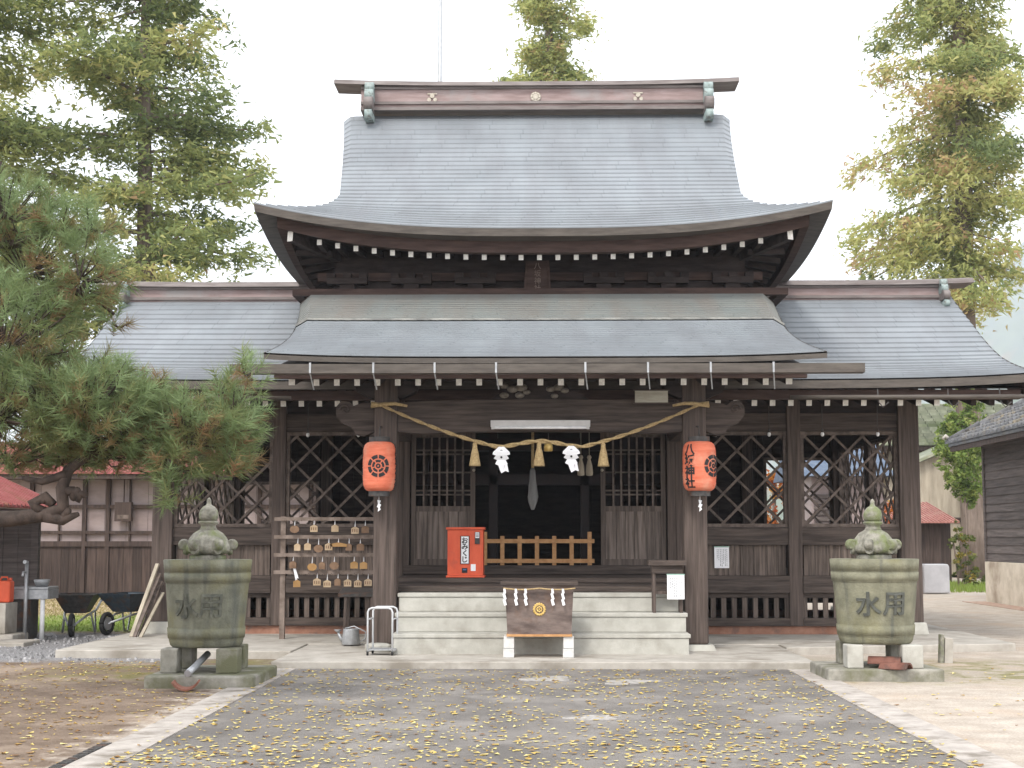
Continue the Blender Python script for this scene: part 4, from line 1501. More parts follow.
for r, row in enumerate(rows):
    for i, (cx, k, tw) in enumerate(row):
        x = (220 + cx / 3.94 - 540) / 1500 * 21.0
        zt = RZ[r] - .03
        y = 20.985
        a = tw * .9 * (1 if rr.random() < .5 else -1) if tw < 1 else 0
        w_, h_ = (.052, .046) if tw < 1 else ((.066, .052) if tw == 1 else (.12, .025))
        drop = rr.uniform(.055, .085)
        b = MB()
        ca, sa = math.cos(a), math.sin(a)
        f = lambda u, v, w: (x + u * ca - w * sa, y - w * ca - u * sa * .6 - .005, zt - drop + v)
        if tw == 1:
            poly = [(w_ * math.cos(t * PI / 8), -h_ + h_ * math.sin(t * PI / 8)) for t in range(16)]
        else:
            poly = [(-w_, -2 * h_), (w_, -2 * h_), (w_, -.015), (0, .01), (-w_, -.015)]
        b.prism(poly, f, .012, 0)
        b.tube([(x - .006, y - .01, zt - drop - .01), (x, 21.0, zt + .01), (x + .006, y - .01, zt - drop - .01)], .005, 5, 1)
        if k == 'n' and tw == 0:               # brushed picture: a few dark strokes
            for q in range(3):
                b.prism([(-.04 + .03 * q, -h_ * 1.5), (-.025 + .03 * q, -h_ * 1.5), (-.025 + .03 * q, -h_ * .55), (-.04 + .03 * q, -h_ * .6)], lambda u, v, w: f(u, v, w + .0125), .001, 2)
        b.build('votive_plaque', [{'o': EMA_O, 'n': EMA_N, 'y': EMA_Y}[k], PAPER, EMA_O],
                label='%s votive plaque, %s from the left on the %s rail' % (shade[k], ords[i], names[r]), cat='votive plaque', group='votive plaques on the rack')
b = MB()
b.prism([(-.05, .10), (-.02, .11), (.03, -.05), (.0, -.04), (.02, -.10), (-.01, -.09)], lambda u, v, w: (-3.39 + u, 20.99 - w, .99 + v), .004)
b.build('paper_slip', PAPER, label='twisted white paper slip tied on the lowest rail of the plaque rack', cat='paper slip')

# ---- small table, watering can, wire cart by the left pillar
tb = thing('small_table', (-2.4, 20.2, .10), 'low dark table beneath the votive plaques, beside the left pillar', 'table')
one(lambda q: q.obox((-2.42, 20.25, .775), (.52, .42, .04), Matrix.Rotation(R(9), 3, 'X')), 'tabletop', DARKM, tb)
for x in (-2.60, -2.25):
    for y in (20.08, 20.42):
        one(lambda q: q.beam((x, y, .10), (x + .02, y, .75), .04, .04), 'leg', WOOD_P, tb)
b = MB()
cx, cy = -2.50, 20.02
b.lathe([(.115, .0), (.12, .01), (.105, .20), (.105, .205), (.098, .205), (.09, .19)], (cx, cy, .10), 24)
b.tube([(cx - .10, cy, .14), (cx - .14, cy, .19), (cx - .17, cy, .26)], [.03, .022, .016], 8)
b.lathe([(.02, 0), (.05, .03), (.05, .035)], (cx - .175, cy, .26), 12)
b.tube([(cx + .10, cy, .12), (cx + .19, cy, .18), (cx + .19, cy, .27), (cx + .04, cy, .34), (cx - .08, cy, .31)], .009, 6)
b.build('watering_can', GALV, label='galvanised metal watering can under the small dark table', cat='watering can')
ct = thing('wire_cart', (-1.94, 18.5, .086), 'small white tubular rack standing in front of the left pillar', 'cart')
WT = mat('white_tube', (.48, .49, .50), (.60, .61, .62), (12, 12, 12), rough=.4, bump=.03)
for y, dx in ((18.35, 0), (18.66, .03)):
    x0, x1, z0, z1 = -2.09 + dx, -1.79 + dx, .12, .655
    pts = [(x0, y, z0), (x0, y, z1 - .05), (x0 + .015, y, z1 - .015), (x0 + .05, y, z1), (x1 - .05, y, z1), (x1 - .015, y, z1 - .015), (x1, y, z1 - .05), (x1, y, z0)]
    one(lambda q: q.tube(pts, .012, 8), 'tube_frame', WT, ct)
b = MB()
for x in (-2.075, -1.775):
    for z in (.14, .52):
        b.tube([(x - .01, 18.35, z), (x + .015, 18.66, z)], .010, 6)
b.build('side_bar', WT, ct)
one(lambda q: q.box(-2.085, -1.765, 18.36, 18.65, .145, .16), 'shelf', GALV, ct)
for x, y in ((-2.09, 18.35), (-1.79, 18.35), (-2.06, 18.66), (-1.76, 18.66)):
    one(lambda q: q.tube([(x - .012, y, .112), (x + .012, y, .112)], .026, 10), 'caster', RUBBER, ct)
b = blob(-2.02, 19.0, .17, .12, .086, 5, 14, .10)
b.build('stone', STONE, label='rounded grey stone lying behind the white tubular rack', cat='stone', bevel=.03)

# ---- stone tubs
def tub(cx, cy, M1, label, seed, us):
    z0 = .375
    t = thing('stone_tub', (cx, cy, z0), label, 'stone tub', 'carved stone tubs beside the path')
    def outer(z):                              # z above tub bottom
        return (.378 + .072 * z / .90) * (1.035 if cx > 0 else 1)
    b = MB()
    H = .90
    rf = lambda a, r, z: 1 + .006 * math.sin(5 * a + seed) + .004 * math.sin(11 * a + 7 * z)
    b.lathe([(.33, .0), (outer(0) - .03, .0), (outer(0) - .008, .02), (outer(.05), .06)] + [(outer(z), z) for z in (.1, .25, .4, .55, .7, .8, .895)] + [(.40, .898), (.40, .80)], (cx, cy, z0), 64, rfun=rf)
    for za, zb, p in ((.085, .20, .010), (.66, .765, .012), (.770, .90, .009)):   # carved hoops
        b.lathe([(outer(za) - .01, za), (outer(za) + p - .004, za), (outer(za) + p, za + .006)], (cx, cy, z0), 64, rfun=rf)
        b.lathe([(outer(za) + p, za + .006), (outer(zb) + p, zb - .006)], (cx, cy, z0), 64, rfun=rf)
        b.lathe([(outer(zb) + p, zb - .006), (outer(zb) + p - .004, zb), (outer(zb) - .03, zb + .001)], (cx, cy, z0), 64, rfun=rf)
    b.build('tub_body', M1, t)
    b = MB()
    b.lathe([(.398, .0), (.02, .0)], (cx, cy, z0 + .84), 40)
    b.build('tub_cover', LICHEN, t)
    for ch, u0 in (('水', us[0]), ('用', us[1])):
        b = MB()
        fn = on_cyl(cx, cy, z0 + .43, lambda v: outer(.43 + v), 0)
        b.text(ch, .27, lambda u, v, w: fn(u + u0, v, w - .006), .022, bold=.005)
        b.build('carved_character', mat('weathered_inscription', (.05 if cx > 0 else .07, .052 if cx > 0 else .073, .045 if cx > 0 else .06), (.10 if cx > 0 else .15, .105 if cx > 0 else .152, .09 if cx > 0 else .12), (12, 12, 12), bump=.3), t)
    # lantern-like finial: neck, curled cap, ring, jewel
    f = MB()
    f.lathe([(.17, .86), (.19, .87), (.19, .94), (.16, .95)], (cx, cy, z0), 24)
    f.build('neck', LICHEN, t)
    f = MB()
    def hexr(a, r, z): return 1 + .035 * math.cos(6 * a) + .02 * math.cos(30 * a)
    f.lathe([(.10, .0), (.21, .02), (.24, .05), (.235, .09), (.215, .13), (.185, .185), (.15, .23), (.10, .262), (.085, .27), (.02, .272)], (cx, cy, z0 + .945), 120, rfun=hexr)
    for k in range(6):
        a = k * PI / 3 + .12
        ex, ey = cx + .25 * math.cos(a), cy + .25 * math.sin(a)
        tx, ty = -math.sin(a), math.cos(a)
        f.tube([(ex - tx * .045, ey - ty * .045, z0 + 1.055), (ex - tx * .03, ey - ty * .03, z0 + 1.055), (ex + tx * .03, ey + ty * .03, z0 + 1.055), (ex + tx * .045, ey + ty * .045, z0 + 1.055)], [.045, .06, .06, .045], 14)
        f.tube([(cx + .2 * math.cos(a), cy + .2 * math.sin(a), z0 + .99), (ex, ey, z0 + 1.0)], [.05, .045], 8)
    f.build('curled_cap', LICHEN, t)
    f = MB()
    zz = z0 + 1.205
    f.lathe([(.085, .0), (.092, .015), (.08, .03), (.078, .055), (.105, .075), (.108, .09), (.09, .10)], (cx, cy, zz), 28)
    f.build('ring_collar', LICHEN, t)
    f = MB()
    f.lathe([(.085, .0), (.10, .03), (.102, .07), (.09, .115), (.06, .15), (.03, .168), (.022, .19), (.024, .215), (.012, .24), (.003, .245)], (cx, cy, zz + .10), 28)
    f.build('jewel', LICHEN, t)
    return t
tub(-3.50, 15.85, TUB_A, 'mossy grey-green stone tub carved with characters, left of the path', 1.0, (-.13, .12))
tub(3.63, 16.5, TUB_B, 'stained yellowish stone tub carved with characters, right of the path', 2.6, (-.16, .11))
def slab(x0, x1, y0, y1, z1, label, seed):
    rr = random.Random(seed)
    b = MB()
    pts = [(x0 + rr.uniform(0, .04), y0 + rr.uniform(0, .04)), (x1 - rr.uniform(0, .04), y0 + rr.uniform(0, .04)), (x1 - rr.uniform(0, .04), y1), (x0 + rr.uniform(0, .04), y1)]
    b.prism(pts, lambda u, v, w: (u, v, -.05 + w), z1 + .05)
    b.build('stone_slab', OLDCONC, label=label, cat='slab', bevel=.02)
slab(-3.98, -2.84, 15.15, 16.5, .125, 'rough stone slab under the left tub and its feet', 1)
slab(2.99, 4.24, 16.02, 17.1, .13, 'rough stone slab under the right tub and its feet', 2)
for side, cx, cy, z0 in (('left', -3.5, 15.85, .125), ('right', 3.63, 16.5, .13)):
    for dx, dy, w, pos in ((-.30, -.24, .17, 'near left'), (.30, -.26, .22, 'near right'), (-.27, .30, .18, 'far left'), (.28, .3, .18, 'far right')):
        b = MB()
        b.box(cx + dx - w / 2, cx + dx + w / 2, cy + dy - .14, cy + dy + .1, z0 + .001, .374)
        b.build('stone_block', OLDCONC if cx < 0 or dy > 0 else STONE, label='square stone block carrying the %s corner of the %s tub' % (pos, side), cat='stone block', group='stone blocks under the tubs', bevel=.012)
# drain pipe and tile pieces
b = MB()
b.tube([(-3.46, 15.75, .30), (-3.50, 15.35, .20), (-3.52, 15.12, .155)], .035, 12)
b.build('drain_pipe', GALV, label='short pale drain pipe slanting out beneath the left tub', cat='pipe')
DTERRA = mat('dark_terracotta', (.10, .040, .028), (.19, .085, .062), (9, 9, 9), c3=(.07, .045, .036), s3=6)
def tile(cx, cy, z, rx, L_, ang, name_mat, label, dip=-1):
    b = MB()
    M = Matrix.Rotation(ang, 3, 'Z')
    n = 10
    for i in range(n):
        a0, a1 = -1.1 + 2.2 * i / n, -1.1 + 2.2 * (i + 1) / n
        q = []
        for rr_ in (rx, rx - .018):
            for a in (a0, a1):
                for y_ in (-L_ / 2, L_ / 2):
                    p = M @ Vector((rr_ * math.sin(a), y_, 0))
                    q.append((cx + p.x, cy + p.y, z + dip * (rr_ * math.cos(a) - rx)))
        b.add(q, [(0, 1, 3, 2), (4, 6, 7, 5), (0, 2, 6, 4), (1, 5, 7, 3)] + ([(0, 4, 5, 1)] if i == 0 else []) + ([(2, 3, 7, 6)] if i == n - 1 else []))
    b.build('roof_tile', name_mat, label=label, cat='tile')
tile(-3.50, 14.98, .008, .15, .26, .15, TERRA, 'rust-brown curved tile lying as a spout before the left tub', -1)
tile(3.66, 16.22, .25, .13, .34, 1.25, DTERRA, 'reddish curved tile under the right tub, upper of two', 1)
tile(3.74, 16.08, .20, .12, .30, 1.0, DTERRA, 'reddish curved tile under the right tub, lower and nearer', 1)
# small stake, drain grate
b = MB()
b.obox((4.93, 18.5, .13), (.10, .16, .34), Matrix.Rotation(R(3), 3, 'Y'), 0)
b.obox((4.85, 18.48, .15), (.045, .12, .38), Matrix.Rotation(R(3), 3, 'Y'), 1)
b.build('stone_stake', [CONC, LICHEN], label='short square stone stake standing in the moss right of the right tub', cat='stake', bevel=.008)
b = MB()
b.box(-3.20, -3.125, 9.9, 11.1, -.03, .016)
for k in range(10):
    b.box(-3.195, -3.13, 9.95 + .112 * k, 10.0 + .112 * k, .0165, .02)
b.build('drain_grate', DARKM, label='dark narrow drain grate along the left edge of the path', cat='drain')

# leaning poles at the left corner of the hall
ends = [((-5.82, 21.5, .10), (-5.62, 22.1, 1.12), .022, 'pale'), ((-5.76, 21.45, .10), (-5.58, 22.1, .98), .02, 'grey'), ((-5.72, 21.6, .10), (-5.56, 22.1, .86), .024, 'brown'), ((-5.66, 21.4, .10), (-5.53, 22.1, .70), .018, 'short')]
for i, (p, q, r, nm) in enumerate(ends):
    b = MB()
    b.beam(p, q, r * 2.6, r * 1.3)
    b.build('wooden_pole', [PALEW, LATT, WOOD_V, PALEW][i], label='%s wooden pole leaning on the left corner post of the hall, %s' % (nm, ['the longest', 'second longest', 'third longest', 'the shortest'][i]), cat='pole', group='poles leaning on the corner post')

# ================================================================== surroundings
# ---- long shed behind on the left: dark boards below, pale sheets above, red tin roof
sh = thing('long_shed', (-9.3, 38, 0), 'long dark shed with pale sheet panels and a red tin roof behind the pine', 'shed')
SX0, SX1, SY = -16.0, -4.4, 38.0
f = lambda u, d, z: (u, SY + d, z)
planks('lower_boards', f, SX0, SX1, .10, 1.28, .24, SHEDV, sh, 61)
b = MB()
b.box(SX0, SX1, SY - .06, SY + .04, 1.285, 1.42)
b.box(SX0, SX1, SY - .05, SY + .04, 1.60, 1.68)
b.box(SX0, SX1, SY - .05, SY + .04, 2.25, 2.34)
b.box(SX0, SX1, SY - .06, SY + .04, 2.98, 3.14)
b.box(SX0, SX1, SY - .05, SY + .3, .0, .095)
b.build('horizontal_rail', SHEDV, sh)
b = MB()
x = SX0
rr = random.Random(9)
while x < SX1:
    e = min(x + .55, SX1)
    b.box(x + .004, e - .004, SY + .05 + rr.uniform(0, .006), SY + .07, 1.3, 3.1)
    x = e
b.build('sheet_panel', PINK, sh)
for x in (SX0 + .06, -14.3, -12.9, -11.55, -10.95, -9.70, -8.4, -7.1, -5.8, SX1 - .06):
    one(lambda q: q.box(x - .05, x + .05, SY - .065, SY + .045, .0, 3.1), 'post', SHEDV, sh)
for x in (-12.2, -10.4):
    one(lambda q: q.box(x - .02, x + .02, SY - .03, SY + .045, 1.42, 2.98), 'mullion', SHEDV, sh)
one(lambda q: q.box(SX0, SX1, SY + .08, SY + 3.6, .0, 3.12), 'back_room', SHEDV, sh)
b = MB()
n = 58
for i in range(n):
    x0 = SX0 - .5 + (SX1 - SX0 + 1.0) * i / n
    x1 = SX0 - .5 + (SX1 - SX0 + 1.0) * (i + 1) / n
    b.prism([(SY - .75, 3.13), (SY + 1.8, 4.05), (SY + 4.3, 3.13), (SY + 4.3, 3.09), (SY + 1.8, 4.01), (SY - .75, 3.09)], lambda u, v, w, x0=x0: (x0 + w, u, v), x1 - x0 - .02)
    b.prism([(SY - .76, 3.15), (SY + 1.8, 4.075), (SY + 1.8, 4.03), (SY - .76, 3.10)], lambda u, v, w, x1=x1: (x1 - .03 + w, u, v), .04)
b.build('roof', REDTIN, sh)
one(lambda q: q.box(SX0 - .4, SX1 + .4, SY - .70, SY - .62, 2.97, 3.085), 'fascia', SHEDV, sh)
b = MB()
b.box(-10.72, -10.30, 37.74, 37.90, 1.92, 2.40, 0)
b.box(-10.66, -10.36, 37.735, 37.745, 1.98, 2.08, 1)
b.tube([(-10.51, 37.82, 2.40), (-10.51, 37.82, 3.0)], .015, 5, 0)
b.build('lamp_box', [SHEDV, LATT], label='small brown wooden box hanging on the front of the long shed', cat='box')

# ---- wash shelter at the left edge
ws = thing('wash_shelter', (-8.7, 22.2, 0), 'dark open shelter with a low red tin roof at the left edge', 'shelter')
b = MB()
n = 18
for i in range(n):
    y0, y1 = 20.6 + 3.2 * i / n, 20.6 + 3.2 * (i + 1) / n
    b.prism([(-7.52, 1.97), (-9.2, 2.72), (-11.0, 1.97), (-11.0, 1.93), (-9.2, 2.68), (-7.52, 1.93)], lambda u, v, w: (u, y0 + w, v), y1 - y0 - .02)
    b.prism([(-7.51, 1.99), (-9.2, 2.745), (-9.2, 2.69), (-7.51, 1.94)], lambda u, v, w: (u, y1 - .03 + w, v), .04)
b.build('roof', REDTIN, ws)
for x, y in ((-7.78, 20.9), (-7.90, 23.5), (-10.7, 20.9), (-10.7, 23.5)):
    one(lambda q: q.box(x - .055, x + .055, y - .055, y + .055, .0, 1.95), 'post', SHEDW, ws)
planks('back_boards', lambda u, d, z: (u, 23.5 + d, z), -10.65, -7.95, .05, 1.95, .2, SHEDW, ws, 71)
one(lambda q: (q.box(-10.7, -7.7, 20.85, 20.95, 1.80, 1.92), q.box(-7.77, -7.67, 20.97, 23.43, 1.80, 1.92)), 'beam', SHEDW, ws)
b = MB()
b.box(-9.3, -7.55, 21.6, 22.3, -.05, .12)
b.box(-9.3, -7.15, 20.9, 21.595, -.05, .06)
b.build('concrete_step', CONC, label='low double concrete step at the foot of the wash shelter', cat='step', bevel=.02)
b = MB()
b.box(-9.0, -7.72, 21.75, 22.25, .122, .56)
b.build('block_wall', CONC, label='low grey block wall under the red can in the wash shelter', cat='wall', bevel=.01)
rc = thing('red_can', (-7.83, 22.0, .56), 'red plastic fuel can standing in the wash shelter at the left edge', 'can')
b = MB()
b.box(-7.93, -7.72, 21.9, 22.1, .563, .88)
b.build('can_body', REDBOX, rc, bevel=.03)
b = MB()
b.tube([(-7.90, 22.0, .88), (-7.88, 22.0, .93), (-7.80, 22.0, .93), (-7.78, 22.0, .88)], .014, 6)
b.tube([(-7.75, 22.0, .88), (-7.75, 22.0, .92)], .022, 8)
b.build('can_handle', REDBOX, rc)
sk = thing('wash_stand', (-7.35, 22.4, 0), 'grey wash stand with a basin and tall tap pipe beside the shelter', 'sink')
one(lambda q: (q.box(-7.62, -7.04, 22.2, 22.7, .74, .78), q.box(-7.62, -7.04, 22.2, 22.23, .60, .739), q.box(-7.62, -7.59, 22.232, 22.7, .60, .739), q.box(-7.07, -7.04, 22.232, 22.7, .60, .739)), 'basin', GALV, sk, bevel=.008)
one(lambda q: q.box(-7.60, -7.32, 22.25, 22.6, .02, .598), 'cabinet', DARKM, sk)
b = MB()
b.tube([(-7.35, 22.15, .0), (-7.35, 22.15, 1.12), (-7.35, 22.15, 1.14), (-7.35, 22.05, 1.15)], .028, 8)
b.tube([(-7.35, 22.13, 1.0), (-7.35, 22.0, 1.0), (-7.35, 21.98, .94)], .018, 8)
b.build('tap_pipe', GALV, sk)
one(lambda q: q.tube([(-7.13, 22.25, .0), (-7.13, 22.25, .60)], .035, 10), 'leg', WHITEM, sk)
b = MB()
b.lathe([(.08, 0), (.11, .06), (.12, .10), (.10, .105)], (-7.2, 22.4, .782), 16)
b.build('wash_bowl', GALV, label='round metal bowl standing on the wash stand', cat='bowl').location.x -= .22
sk.location.x -= .22

# ---- wheelbarrows
def barrow(cx, cy, ang, paint, label):
    t = thing('wheelbarrow', (cx, cy, 0), label, 'wheelbarrow', 'wheelbarrows on the grass')
    M = Matrix.Rotation(ang, 3, 'Z')
    def T(x, y, z):
        p = M @ Vector((x, y, z))
        return (cx + p.x, cy + p.y, z)
    b = MB()                                   # tray: x along the barrow
    lo = [(-.26, -.17), (.24, -.15), (.24, .15), (-.26, .17)]
    hi = [(-.42, -.32), (.46, -.29), (.46, .29), (-.42, .32)]
    def ring(pts, z, k=1): return [T(x * k, y * k, z) for x, y in pts]
    loops = [ring(hi, .62, .97), ring(lo, .36, .94), ring(lo, .34), ring(hi, .61), ring(hi, .63, 1.03), ring(hi, .63, .97)]
    vs = [p for l in loops for p in l]
    fs = []
    for i in range(len(loops) - 1):
        for k in range(4):
            fs.append((i * 4 + k, i * 4 + (k + 1) % 4, (i + 1) * 4 + (k + 1) % 4, (i + 1) * 4 + k))
    fs += [(4, 5, 6, 7), (11, 10, 9, 8)]
    b.add(vs, fs)
    b.build('tray', paint, t)
    b = MB()
    for s_ in (-1, 1):
        b.tube([T(.62, s_ * .05, .19), T(.15, s_ * .17, .30), T(-.45, s_ * .24, .36), T(-.80, s_ * .28, .50)], .018, 7)
    b.build('frame', GALV, t)
    for s_ in (-1, 1):
        b = MB()
        b.tube([T(-.10, s_ * .20, .33), T(-.24, s_ * .25, .02), T(-.34, s_ * .25, .02), T(-.40, s_ * .23, .35)], .015, 7)
        b.build('leg', GALV, t)
        b = MB()
        b.tube([T(-.78, s_ * .277, .49), T(-.92, s_ * .29, .54)], .024, 8)
        b.build('grip', RUBBER, t)
    b = MB()
    ax = M @ Vector((0, 1, 0))
    c = Vector(T(.62, 0, .18))
    u = M @ Vector((1, 0, 0))
    pts = [c + u * (.145 * math.cos(2 * PI * k / 24)) + Vector((0, 0, .145 * math.sin(2 * PI * k / 24))) for k in range(25)]
    b.tube(pts, .038, 8, 0)
    b.tube([c - ax * .03, c + ax * .03], .10, 14, 1)
    b.tube([c - ax * .07, c + ax * .07], .014, 6, 1)
    b.build('wheel', [RUBBER, GALV], t)
barrow(-7.25, 23.6, R(-80), DARKM, 'dark rusty wheelbarrow on the grass, nearer the wash stand')
barrow(-6.53, 24.0, R(-108), NAVY, 'navy blue wheelbarrow on the grass, next to the hall corner')

# ---- dark building at right
db = thing('storehouse', (13, 30, 0), 'dark boarded storehouse with grey tiled roof and pale concrete base at the right edge', 'building')
WX, DY0, DY1, WX2 = 10.6, 25.0, 36.0, 16.0
b = MB()
b.box(WX - .05, WX2, DY0, DY1 + .05, -.05, .95)
b.build('concrete_base', mat('base_concrete', (.46, .40, .31), (.60, .53, .43), (3, 3, 3), c3=(.30, .24, .18), s3=1.0, bump=.2), db, bevel=.02)
b = MB()
rr = random.Random(12)
z = .96
while z < 3.9:                                 # lapped horizontal boards
    e = min(z + .19, 3.95)
    b.prism([(-.0, z), (-.035, z), (-.012, e), (0, e)], lambda u, v, w: (WX + u, DY0 + w, v), DY1 - DY0)
    b.prism([(0, z), (.0 - .012, e), (.02, e), (.02, z)], lambda u, v, w: (WX + w, DY1 - u, v), WX2 - WX)
    z = e
b.box(WX + .03, WX2 - .03, DY0 + .03, DY1 - .03, .96, 4.2)
b.build('boarded_wall', SHEDW, db)
for y in (DY0 + .06, DY1 - .06):
    one(lambda q: q.box(WX - .06, WX + .06, y - .06, y + .06, .955, 3.95), 'corner_post', SHEDW, db)
b = MB()
sl = math.tan(R(27))
RX, RM = 9.95, 13.3
z0r = 3.78
rowsn = 13
for i in range(rowsn):                         # tile courses with rolls
    x0 = RX + (RM - RX) * i / rowsn
    x1 = RX + (RM - RX) * (i + 1) / rowsn
    y = DY0 - .7
    while y < DY1 + .7:
        e = y + .28
        za, zb = z0r + (x0 - RX) * sl, z0r + (x1 - RX) * sl
        vs = []
        for (yy, dz) in ((y, .03), (y + .07, .0), (y + .2, .0), (y + .24, .045), (e - .001, .05)):
            vs += [(x0 - .03, yy, za + dz + .05), (x1, yy, zb + dz + .01)]
        b.add(vs, [(2 * k, 2 * k + 1, 2 * k + 3, 2 * k + 2) for k in range(4)])
        b.add([(x0 - .03, y, za + .08), (x0 - .03, y + .07, za + .05), (x0 - .03, y + .2, za + .05), (x0 - .03, e - .001, za + .10), (x0 - .03, e - .001, za), (x0 - .03, y, za)], [(0, 1, 2, 3, 4, 5)])
        y = e
b.prism([(RM, z0r + (RM - RX) * sl), (2 * RM - RX, z0r), (2 * RM - RX, z0r - .08), (RX, z0r - .08), (RX, z0r - .005), (RM, z0r + (RM - RX) * sl - .03)], lambda u, v, w: (u, DY0 - .7 + w, v), DY1 - DY0 + 1.4)
b.tube([(RM, DY0 - .7, z0r + (RM - RX) * sl + .08), (RM, DY1 + .7, z0r + (RM - RX) * sl + .08)], .14, 10)
for k in range(9):
    x0 = RX + (RM - RX) * k / 9
    b.tube([(x0, DY1 + .66, z0r + (x0 - RX) * sl + .06), (x0 + (RM - RX) / 9 + .03, DY1 + .66, z0r + (x0 + (RM - RX) / 9 - RX) * sl + .10)], .085, 8)
b.build('tiled_roof', TILE, db)
one(lambda q: q.box(RX + .03, RX + .08, DY0 - .68, DY1 + .66, z0r - .20, z0r - .082), 'fascia', SHEDV, db)
b = MB()
b.tube([(10.02, DY1 + .75, 3.86), (9.9, DY1 + .75, 3.98), (9.84, DY1 + .75, 3.9)], .05, 8)
b.build('ridge_tip', CONC, db)
b = MB()
b.box(9.98, 10.5, DY0, DY1, -.02, .012)
b.build('drain_strip', mat('red_gravel', (.26, .165, .12), (.40, .29, .225), (6, 6, 6)), kind='structure')

# ---- white utility box
b = MB()
b.prism([(-.40, 0), (.40, 0), (.40, .70), (.36, .78), (-.36, .78), (-.40, .70)], lambda u, v, w: (10.68 + u * .86, 40.9 + w, v + .02), .5)
b.build('utility_box', mat('pale_box', (.40, .40, .42), (.48, .48, .50), (3, 3, 3), bump=.03), label='pale grey-white box standing on the grass behind the hall corner', cat='box', bevel=.03)

# ---- far houses at right
fh = thing('far_house', (17, 64, 0), 'far house with mossy green tiled roof and pale boarded wall beyond the hall', 'house')
HX0, HX1, HY = 6.0, 26.0, 63.0
planks('boarded_wall', lambda u, d, z: (u, HY + d, z), 12.5, HX1 - .8, .2, 4.3, .35, PALEW, fh, 81, th=.1)
one(lambda q: q.box(12.5, HX1 - .8, HY + .12, HY + 7, .0, 5.4), 'house_body', PALEW, fh)
b = MB()
for i in range(14):
    y0, z0 = HY - .8 + 4.2 * i / 14, 5.35 + 2.05 * i / 14
    x = HX0
    while x < HX1:
        b.box(x + .004, x + .40, y0, y0 + .34, z0 - .03, z0 + .10)
        x += .42
b.prism([(HY - .8, 5.30), (HY + 3.5, 7.42), (HY + 7.8, 5.30)], lambda u, v, w: (HX0 + w, u, v), HX1 - HX0)
b.build('tiled_roof', GTILE, fh)
one(lambda q: q.box(HX0 + .1, HX1 - .1, HY - .75, HY - .6, 5.08, 5.28), 'fascia', SHEDV, fh)
one(lambda q: q.box(12.4, HX1 - .7, HY - .1, HY - .02, 1.95, 2.08), 'rail', SHEDV, fh)
an = thing('gable_annex', (15, 58, 0), 'pale boarded annex with a sloping greenish gable roof below the far house', 'house')
AX, AY = 13.4, 58.0
b = MB()
b.prism([(AX, .1), (AX + 6, .1), (AX + 6, 6.2), (AX + 5.2, 6.0), (AX, 3.9)], lambda u, v, w: (u, AY + w, v), 4.5)
b.build('annex_wall', PALEW, an)
b = MB()
b.prism([(AX - .7, 3.62), (AX - .7, 3.74), (AX + 5.4, 6.32), (AX + 5.4, 6.20)], lambda u, v, w: (u, AY - .4 + w, v), 5.2)
b.build('annex_roof', GTILE, an)
one(lambda q: q.box(AX, AX + 6, AY - .06, AY - .005, 2.1, 2.28), 'rail', SHEDV, an)
rs = thing('rusty_shed', (12.3, 50, 0), 'small dark shed with a rusty red tin roof behind the hall corner', 'shed')
planks('boarded_wall', lambda u, d, z: (u, 50.0 + d, z), 12.3, 13.55, .05, 2.0, .22, SHEDV, rs, 91, th=.06)
one(lambda q: q.box(11.2, 13.5, 50.1, 53, .0, 2.0), 'dark_inside', DARKM, rs)
one(lambda q: q.box(11.25, 12.0, 49.7, 50.05, .95, 1.15), 'shelf', CONC, rs)
b = MB()
for i in range(26):
    x0 = 10.6 + 3.05 * i / 26
    b.prism([(49.3, 2.02), (53.4, 2.75), (53.4, 2.71), (49.3, 1.98)], lambda u, v, w: (x0 + w, u, v), .085)
    b.prism([(49.28, 2.05), (53.4, 2.78), (53.4, 2.72), (49.28, 1.99)], lambda u, v, w: (x0 + .085 + w, u, v), .032)
b.build('roof', RUSTTIN, rs)

# ---- house seen through the back lattice
bh = thing('back_house', (8.9, 40, 0), 'pale pinkish house with dark louvres and blue eave seen through the right lattice', 'house')
planks('plaster_wall', lambda u, d, z: (u, 40.0 + d, z), 7.2, 9.1, .05, 3.2, .6, PINK, bh, 101, th=.1)
one(lambda q: q.box(7.2, 9.1, 40.12, 44, 0, 3.2), 'house_body', PINK, bh)
b = MB()
for k in range(8):
    b.box(7.25, 7.75, 39.93, 39.995, 1.5 + .15 * k, 1.6 + .15 * k)
b.build('louvre', SHEDW, bh)
one(lambda q: q.prism([(39.4, 3.12), (42.2, 4.3), (44.6, 3.12)], lambda u, v, w: (6.9 + w, u, v), 2.4), 'roof', mat('blue_roof', (.07, .10, .15), (.12, .15, .20), (4, 4, 4)), bh)

# ---- tall pole behind the roof
b = MB()
b.tube([(-2.72, 40, 0), (-2.72, 40, 9), (-2.72, 40, 22)], [.09, .06, .05], 8)
b.build('metal_pole', GALV, label='thin tall grey pole rising behind the hall roof', cat='pole')

